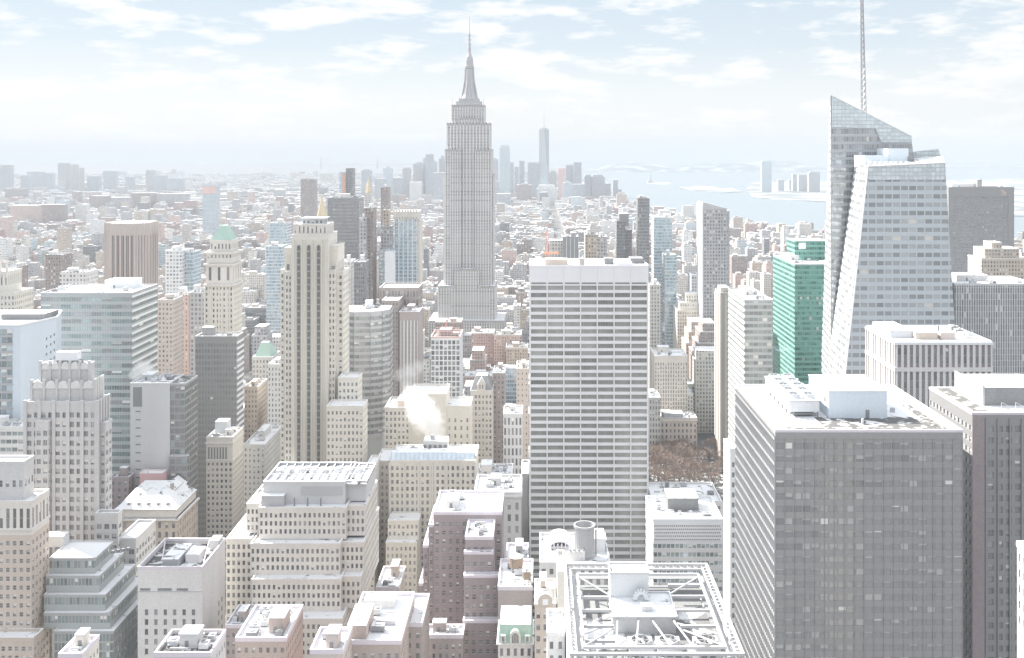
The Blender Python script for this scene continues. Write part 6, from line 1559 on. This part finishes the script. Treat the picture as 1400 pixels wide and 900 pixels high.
def row(y, dep, wl, wh, hf, ws, gapx=0.0, lim=1.0):
    xl, xr = -0.56 * y - 30, 0.52 * y + 30
    x = xl
    while x < xr:
        w = fq.uniform(wl, wh)
        for a in AVE:
            if x < a + 13 and x + w > a - 13: x = a + 13; break
        else:
            dd = dep * fq.uniform(.75, 1.0); y0 = y + fq.uniform(0, dep - dd)
            if fq.random() < lim and free(x, x + w, y0, y0 + dd) and (y < 3000 or inside(x, y0, land)) and inside(x + w + 20, y0 + dd, land):
                lots.append((x, x + w - .25, y0, y0 + dd, hf(x, y), pick(ws), roofpick(y > 1700), fq.random()))
            x += w + (fq.uniform(0, gapx) if gapx else 0)
y = 452.0
while y < 2600:
    if y < 900:
        hf = lambda x, y: fq.choice((16, 22, 28, 34, 42, 52)) * fq.uniform(.85, 1.15); ws = (22, 8, 16, 5, 6, 16, 16, 4, 3, 4)
    elif y < 1500:
        hf = lambda x, y: fq.choice((18, 26, 34, 42, 52, 62)) * fq.uniform(.8, 1.15) * (1.3 if x < -200 and fq.random() < .12 else 1); ws = (17, 9, 15, 7, 8, 17, 17, 4, 4, 5)
    else:
        hf = lambda x, y: fq.choice((15, 19, 24, 30, 38, 48, 58)) * fq.uniform(.8, 1.2) * (1.5 if fq.random() < .09 else 1); ws = (13, 10, 10, 6, 7, 15, 24, 6, 5, 6)
    for k in (0, 1): row(y + k * 31, 29.5, 9 if y > 800 else 12, 36, hf, ws)
    y += 80
while y < 5200:
    hf = lambda x, y: fq.choice((11, 13, 16, 18, 22, 28)) * fq.uniform(.8, 1.2) * (2.3 if fq.random() < .09 + (.06 if x > 250 or x < -600 else 0) else 1)
    row(y, 30, 16, 52, hf, (12, 14, 8, 8, 7, 12, 22, 10, 4, 3), 14); y += fq.uniform(42, 52)
while y < 12500:
    hf = lambda x, y: fq.choice((9, 11, 13, 16, 20)) * (fq.uniform(2.0, 4.2) if fq.random() < .045 else 1)
    row(y, 50, 40, 120, hf, (8, 14, 7, 6, 5, 9, 28, 12, 6, 4), 60, .9); y += fq.uniform(90, 130)
# what shows of each: paint rough outlines from far to near
bw, bh = 700, 450; buf = -np.ones((bh, bw), np.int32)
items = [(l[2], i, l) for i, l in enumerate(lots) if l[2] < 3200] + [(f[2], -2, f) for f in FOOT]
items.sort(key=lambda t: -t[0])
for D, i, l in items:
    x0, x1, y0, y1, z = l[:5]
    xs_ = [CX + x / d * F for x in (x0, x1) for d in (y0, y1)]
    r0, r1 = int(max(0, min(xs_) / 2)), int(min(bw, max(xs_) / 2 + .5))
    t0, t1 = int(max(0, (CY + (EYE - z) / y1 * F) / 2)), int(min(bh, (CY + EYE / y0 * F) / 2))
    if r1 > r0 and t1 > t0: buf[t0:t1, r0:r1] = i
ids, cnt = np.unique(buf[buf >= 0], return_counts=True)
order_ = [int(ids[k]) for k in np.argsort(-cnt)][:290]
cen = {}
for i in order_:
    ys_, xs_ = np.nonzero(buf == i); cen[i] = (xs_.mean() * 2, ys_.mean() * 2)
WORD = {'fac_limestone': 'beige', 'fac_pale': 'pale grey', 'fac_tan': 'tan', 'fac_pink': 'pinkish', 'fac_red': 'red brick', 'fac_brown': 'brown', 'fac_grey': 'grey', 'fac_white': 'white', 'fac_glass': 'pale glass', 'fac_dark': 'dark'}
KIND = {'fac_red': 'brick_building', 'fac_pink': 'brick_building', 'fac_brown': 'brick_building', 'fac_tan': 'brick_building', 'fac_glass': 'glass_building', 'fac_dark': 'office_building', 'fac_white': 'office_building', 'fac_grey': 'office_building', 'fac_limestone': 'stone_building', 'fac_pale': 'stone_building'}
def describe(i):
    x0, x1, y0, y1, z, mt, rf, q = lots[i]; px, py = cen[i]
    w = x1 - x0; form = 'slim' if z > 1.7 * w else ('broad' if w > 1.1 * z else 'square')
    roof = {'snow': 'white-roofed', 'snow_patchy': 'patchy-roofed', 'snow_thin': 'grey-roofed', 'snow_far': 'patchy-roofed'}[rf]
    best = min(LANDMARK, key=lambda L: (L[0] - px) ** 2 + ((L[1] - py) * .8) ** 2 + 400 * (abs(L[2] - y0) > 600))
    dx, dy = px - best[0], py - best[1]
    rel = ('behind' if dy < 60 else 'behind') if abs(dx) < 16 else ('left of' if dx < 0 else 'right of')
    if abs(dx) < 16 and y0 < best[2]: rel = 'in front of'
    return form, WORD[mt], roof, rel, best[3]
groups = {}
for i in order_: groups.setdefault(describe(i), []).append(i)
ORD = ['first', 'second', 'third', 'fourth', 'fifth', 'sixth', 'seventh', 'eighth']; NUM = ['', 'one', 'two', 'three', 'four', 'five', 'six', 'seven', 'eight']
LABEL = {}
for (form, col_, roof, rel, lm), mem in groups.items():
    mem.sort(key=lambda i: cen[i][0])
    for k, i in enumerate(mem):
        if len(mem) == 1: LABEL[i] = f'{form} {roof} {col_} block {rel} {lm}'
        elif len(mem) <= 8: LABEL[i] = f'{ORD[k]} from left of {NUM[len(mem)]} {form} {roof} {col_} blocks {rel} {lm}'
        else: LABEL[i] = f'one of many {form} {roof} {col_} blocks {rel} {lm}'
STUFF = Mesh()
BARE = 'snow_grit'
def lot_mesh(m, l, detail):
    x0, x1, y0, y1, z, mt, rf, q = l
    e = 1.0
    m.box(x0, x1, y0, y1, 0, z, mt, rf, bottom=False)
    w, d = x1 - x0, y1 - y0
    if detail == 0:
        if q < .6: m.box(x0 + w * .2, x0 + w * (.35 + q * .3), y0 + d * .35, y0 + d * .75, z, z + 3 + q * 3, mt, rf, bottom=False)
        return
    t = .5
    for (a, b, c, f) in ((x0, x1, y0, y0 + t), (x0, x1, y1 - t, y1), (x0, x0 + t, y0 + t, y1 - t), (x1 - t, x1, y0 + t, y1 - t)):
        m.box(a, b, c, f, z, z + e, 'grey_stone', 'snow', bottom=False)
    qq = random.Random(int(q * 1e6))
    if w > 6:
        m.box(x0 + w * .15, x0 + w * qq.uniform(.35, .55), y0 + d * .4, y0 + d * .8, z, z + qq.uniform(2.8, 5.5), mt if q < .5 else 'tan_brick', rf if q > .3 else 'snow', bottom=False)
        m.box(x0 + w * .62, x0 + w * .85, y0 + d * .15, y0 + d * .4, z, z + qq.uniform(1.2, 2.6), 'dark_machinery', 'snow' if q < .6 else None, bottom=False)
        for k in range(3):
            ax, ay = x0 + w * qq.uniform(.1, .8), y0 + d * qq.uniform(.1, .8); m.box(ax, ax + 1.4, ay, ay + 1.2, z, z + qq.uniform(.9, 1.8), 'pale_machinery', None, bottom=False)
chosen = set(order_)
for i in order_:
    l = lots[i]; x0, x1, y0, y1, z, mt, rf, q = l
    grp = 'small city blocks among the towers'
    if y0 < 1250:
        o = thing(KIND[mt], LABEL[i], 'building', ((x0 + x1) / 2, (y0 + y1) / 2, 0), grp)
        m = Mesh(); m.box(x0, x1, y0, y1, 0, z, mt, bottom=False)
        if q > .55:        # a stepped back top
            m.box(x0 + 2, x1 - 2, y0 + 3, y1 - 2, z + .01, z + 6 + q * 4, mt, 'snow', bottom=False)
        put('wall', m, o)
        m = Mesh(); m.quad([(x0, y0, z + .02), (x1, y0, z + .02), (x1, y1, z + .02), (x0, y1, z + .02)], rf); put('roof', m, o)
        m = Mesh(); t = .45
        for (a, b, c, f) in ((x0 - .1, x1 + .1, y0 - .1, y0 + t), (x0 - .1, x1 + .1, y1 - t, y1 + .1), (x0 - .1, x0 + t, y0 + t, y1 - t), (x1 - t, x1 + .1, y0 + t, y1 - t)): m.box(a, b, c, f, z - .5, z + 1.1, 'limestone' if q < .6 else 'grey_stone', 'snow')
        put('parapet', m, o)
        if q <= .55: clutter(o, x0, x1, y0, y1, z + .03, i, 3, 1 if q < .22 and y0 < 1000 else 0, 'tan_brick' if q < .3 else 'pale_stone')
    else:
        m = Mesh(); lot_mesh(m, l, 1)
        o = put(KIND[mt], m, None, loc=((x0 + x1) / 2, (y0 + y1) / 2, 0)); tag(o, LABEL[i], 'building', grp)
for i, l in enumerate(lots):
    if i not in chosen: lot_mesh(STUFF, l, 1 if l[2] < 2400 else 0)
o = put('distant_city', STUFF); tag(o, 'snow dusted carpet of countless small far city blocks reaching to the horizon', 'city', kind='stuff')

# ============================================================ PARK, STREETS, CARS
sheet('park', [(PARK[0], PARK[2]), (PARK[1], PARK[2]), (PARK[1], PARK[3]), (PARK[0], PARK[3])], .02, 'snow_thin')
def bare_tree(h, seed):
    q = random.Random(seed); tm, bm_ = Mesh(), Mesh()
    tm.tube((0, 0, 0), (q.uniform(-.3, .3), 0, h * .34), .42, 'bark', 7, .3)
    def grow(p, d, L, r, lv):
        e = Vector(p) + d * L; (tm if lv < 2 else bm_).tube(p, e, r, 'bark' if lv < 2 else 'twig', 5 if lv < 2 else 3, r * .7)
        if lv >= 5: return
        for k in range(3):
            nd = (d + Vector((q.uniform(-.85, .85), q.uniform(-.85, .85), q.uniform(-.1, .5)))).normalized(); grow(e, nd, L * q.uniform(.62, .8), max(.065, r * .62), lv + 1)
    for k in range(4):
        a = k * 1.57 + q.uniform(-.4, .4); grow((0, 0, h * .32), Vector((math.cos(a) * .6, math.sin(a) * .6, 1)).normalized(), h * .24, .22, 1)
    return tm.data('trunk'), bm_.data('crown')
protos = [bare_tree(15, 5), bare_tree(17, 6), bare_tree(13, 7)]
tq = random.Random(4); k = 0
for gy in range(9):
    for gx in range(12):
        x = PARK[0] + 5 + gx * 8.4 + tq.uniform(-2.4, 2.4); yy = PARK[2] + 5 + gy * 11.0 + tq.uniform(-3, 3)
        if x > 128 and tq.random() < .5: continue
        t = thing('bare_tree', 'leafless brown tree in the snowy park beside the right edge of the white gridded slab', 'tree', (x, yy, 0), 'bare trees in the park'); t.rotation_euler = (0, 0, tq.uniform(0, 6)); s = tq.uniform(1.0, 1.45); t.scale = (s, s, s)
        for nm, me in zip(('trunk', 'crown'), protos[k % 3]):
            c = bpy.data.objects.new(nm, me); COL.objects.link(c); c.parent = t
        k += 1
sheet('street', [(STREET_X[0] + 4, 470), (STREET_X[1] - 4, 470), (STREET_X[1] - 4, 1400), (STREET_X[0] + 4, 1400)], .02, 'snow_grit')
sheet('pavement', [(STREET_X[0], 470), (STREET_X[0] + 4, 470), (STREET_X[0] + 4, 1400), (STREET_X[0], 1400)], .14, 'snow_patchy', .14)
sheet('pavement', [(STREET_X[1] - 4, 470), (STREET_X[1], 470), (STREET_X[1], 1400), (STREET_X[1] - 4, 1400)], .14, 'snow_patchy', .14)
def car(x, y, col, label, taxi=False):
    o = thing('taxi' if taxi else 'car', label, 'taxi' if taxi else 'car', (x, y, .02), 'traffic on the snowy street')
    m = Mesh(); m.prism([(x - .92, y - 2.25), (x + .92, y - 2.25), (x + .92, y + 2.25), (x - .92, y + 2.25)], .37, .92, col)
    m.prism([(x - .84, y - 1.2), (x + .84, y - 1.2), (x + .84, y + 1.5), (x - .84, y + 1.5)], .92, 1.45, col, col, [(x - .68, y - .7), (x + .68, y - .7), (x + .68, y + 1.0), (x - .68, y + 1.0)]); put('body', m, o)
    m = Mesh(); m.quad([(x - .70, y - 1.16, 1.0), (x + .70, y - 1.16, 1.0), (x + .62, y - .82, 1.38), (x - .62, y - .82, 1.38)], 'pane_dark'); put('windscreen', m, o)
    for sx in (-.84, .84):
        for sy in (-1.4, 1.4):
            m = Mesh(); m.tube((x + sx - .1, y + sy, .35), (x + sx + .1, y + sy, .35), .33, 'tyre', 10); put('wheel', m, o)
cq = random.Random(2); CORD = ORD + ['ninth', 'tenth', 'eleventh', 'twelfth', 'thirteenth', 'fourteenth', 'fifteenth', 'sixteenth']
for k in range(16):
    yy = 735 + k * 15 + cq.uniform(-2, 2); x = (-294, -290, -285, -281)[cq.randrange(4)]; c = cq.choice((('yellow_paint', 'yellow taxi'), ('car_white', 'white car'), ('car_dark', 'dark car')))
    car(x, yy, c[0], f'{c[1]}, {CORD[k]} from the near end of the snowy street', c[0] == 'yellow_paint')

# ============================================================ STEAM AND HAZE
def steam(label, blobs, dens):
    mt = bpy.data.materials.new('steam'); mt.use_nodes = True; n, l = mt.node_tree.nodes, mt.node_tree.links; n.clear()
    out = n.new('ShaderNodeOutputMaterial'); pv = n.new('ShaderNodeVolumePrincipled'); pv.inputs['Color'].default_value = (1, 1, 1, 1); pv.inputs['Anisotropy'].default_value = .2
    g = n.new('ShaderNodeNewGeometry'); nz_ = n.new('ShaderNodeTexNoise'); nz_.inputs['Scale'].default_value = .27; nz_.inputs['Detail'].default_value = 6; nz_.inputs['Distortion'].default_value = .8
    l.new(g.outputs['Position'], nz_.inputs['Vector']); total = None
    for (bx, by, bz, br) in blobs:
        d = n.new('ShaderNodeVectorMath'); d.operation = 'DISTANCE'; d.inputs[1].default_value = (bx, by, bz); l.new(g.outputs['Position'], d.inputs[0])
        r_ = n.new('ShaderNodeMapRange'); r_.inputs['From Min'].default_value = 0; r_.inputs['From Max'].default_value = br; r_.inputs['To Min'].default_value = 1; r_.inputs['To Max'].default_value = 0; l.new(d.outputs['Value'], r_.inputs['Value'])
        if total is None: total = r_.outputs['Result']
        else:
            mx = n.new('ShaderNodeMath'); mx.operation = 'MAXIMUM'; l.new(total, mx.inputs[0]); l.new(r_.outputs['Result'], mx.inputs[1]); total = mx.outputs[0]
    ad = n.new('ShaderNodeMath'); ad.operation = 'ADD'; l.new(total, ad.inputs[0]); l.new(nz_.outputs['Fac'], ad.inputs[1])
    mr = n.new('ShaderNodeMapRange'); mr.inputs['From Min'].default_value = .78; mr.inputs['From Max'].default_value = 1.25; mr.inputs['To Max'].default_value = dens; l.new(ad.outputs[0], mr.inputs['Value'])
    l.new(mr.outputs['Result'], pv.inputs['Density']); l.new(pv.outputs['Volume'], out.inputs['Volume'])
    m = Mesh(); xs_ = [b[0] for b in blobs]; ys_ = [b[1] for b in blobs]; zs_ = [b[2] for b in blobs]; R_ = max(b[3] for b in blobs)
    MATS['steam'] = mt; m.box(min(xs_) - R_, max(xs_) + R_, min(ys_) - R_, max(ys_) + R_, min(zs_) - R_, max(zs_) + R_, 'steam')
    return tag(put('steam_plume', m), label, 'steam', kind='stuff')
q = lambda x, y, r, D: (PX(x, D), D, PZ(y, D), r)
steam('white steam plume billowing from the glazed penthouse block', [q(597, 596, 7, 600), q(592, 586, 10, 602), q(586, 575, 13, 604), q(577, 562, 14, 606), q(570, 550, 11, 608), q(563, 540, 9, 610)], .22)
steam('thin grey steam curling in front of the ribbed brown tower', [q(556, 525, 8, 668), q(548, 512, 8, 670), q(561, 510, 10, 672), q(572, 503, 8, 674), q(566, 530, 7, 668)], .07)
steam('small white steam puff beside the blank concrete slab', [q(205, 515, 7, 592), q(197, 508, 9, 593), q(188, 512, 7, 592)], .3)

hm = bpy.data.materials.new('haze'); hm.use_nodes = True; n = hm.node_tree.nodes; n.clear()
out = n.new('ShaderNodeOutputMaterial'); pv = n.new('ShaderNodeVolumePrincipled'); pv.inputs['Color'].default_value = HAZE_COLOR
pv.inputs['Density'].default_value = HAZE_DENSITY; pv.inputs['Anisotropy'].default_value = 0.0
hm.node_tree.links.new(pv.outputs['Volume'], out.inputs['Volume']); MATS['haze'] = hm
m = Mesh(); m.box(-34000, 34000, -900, HORIZON + 300, -10, 480, 'haze'); tag(put('haze', m), 'pale blue winter haze', 'haze', kind='stuff')
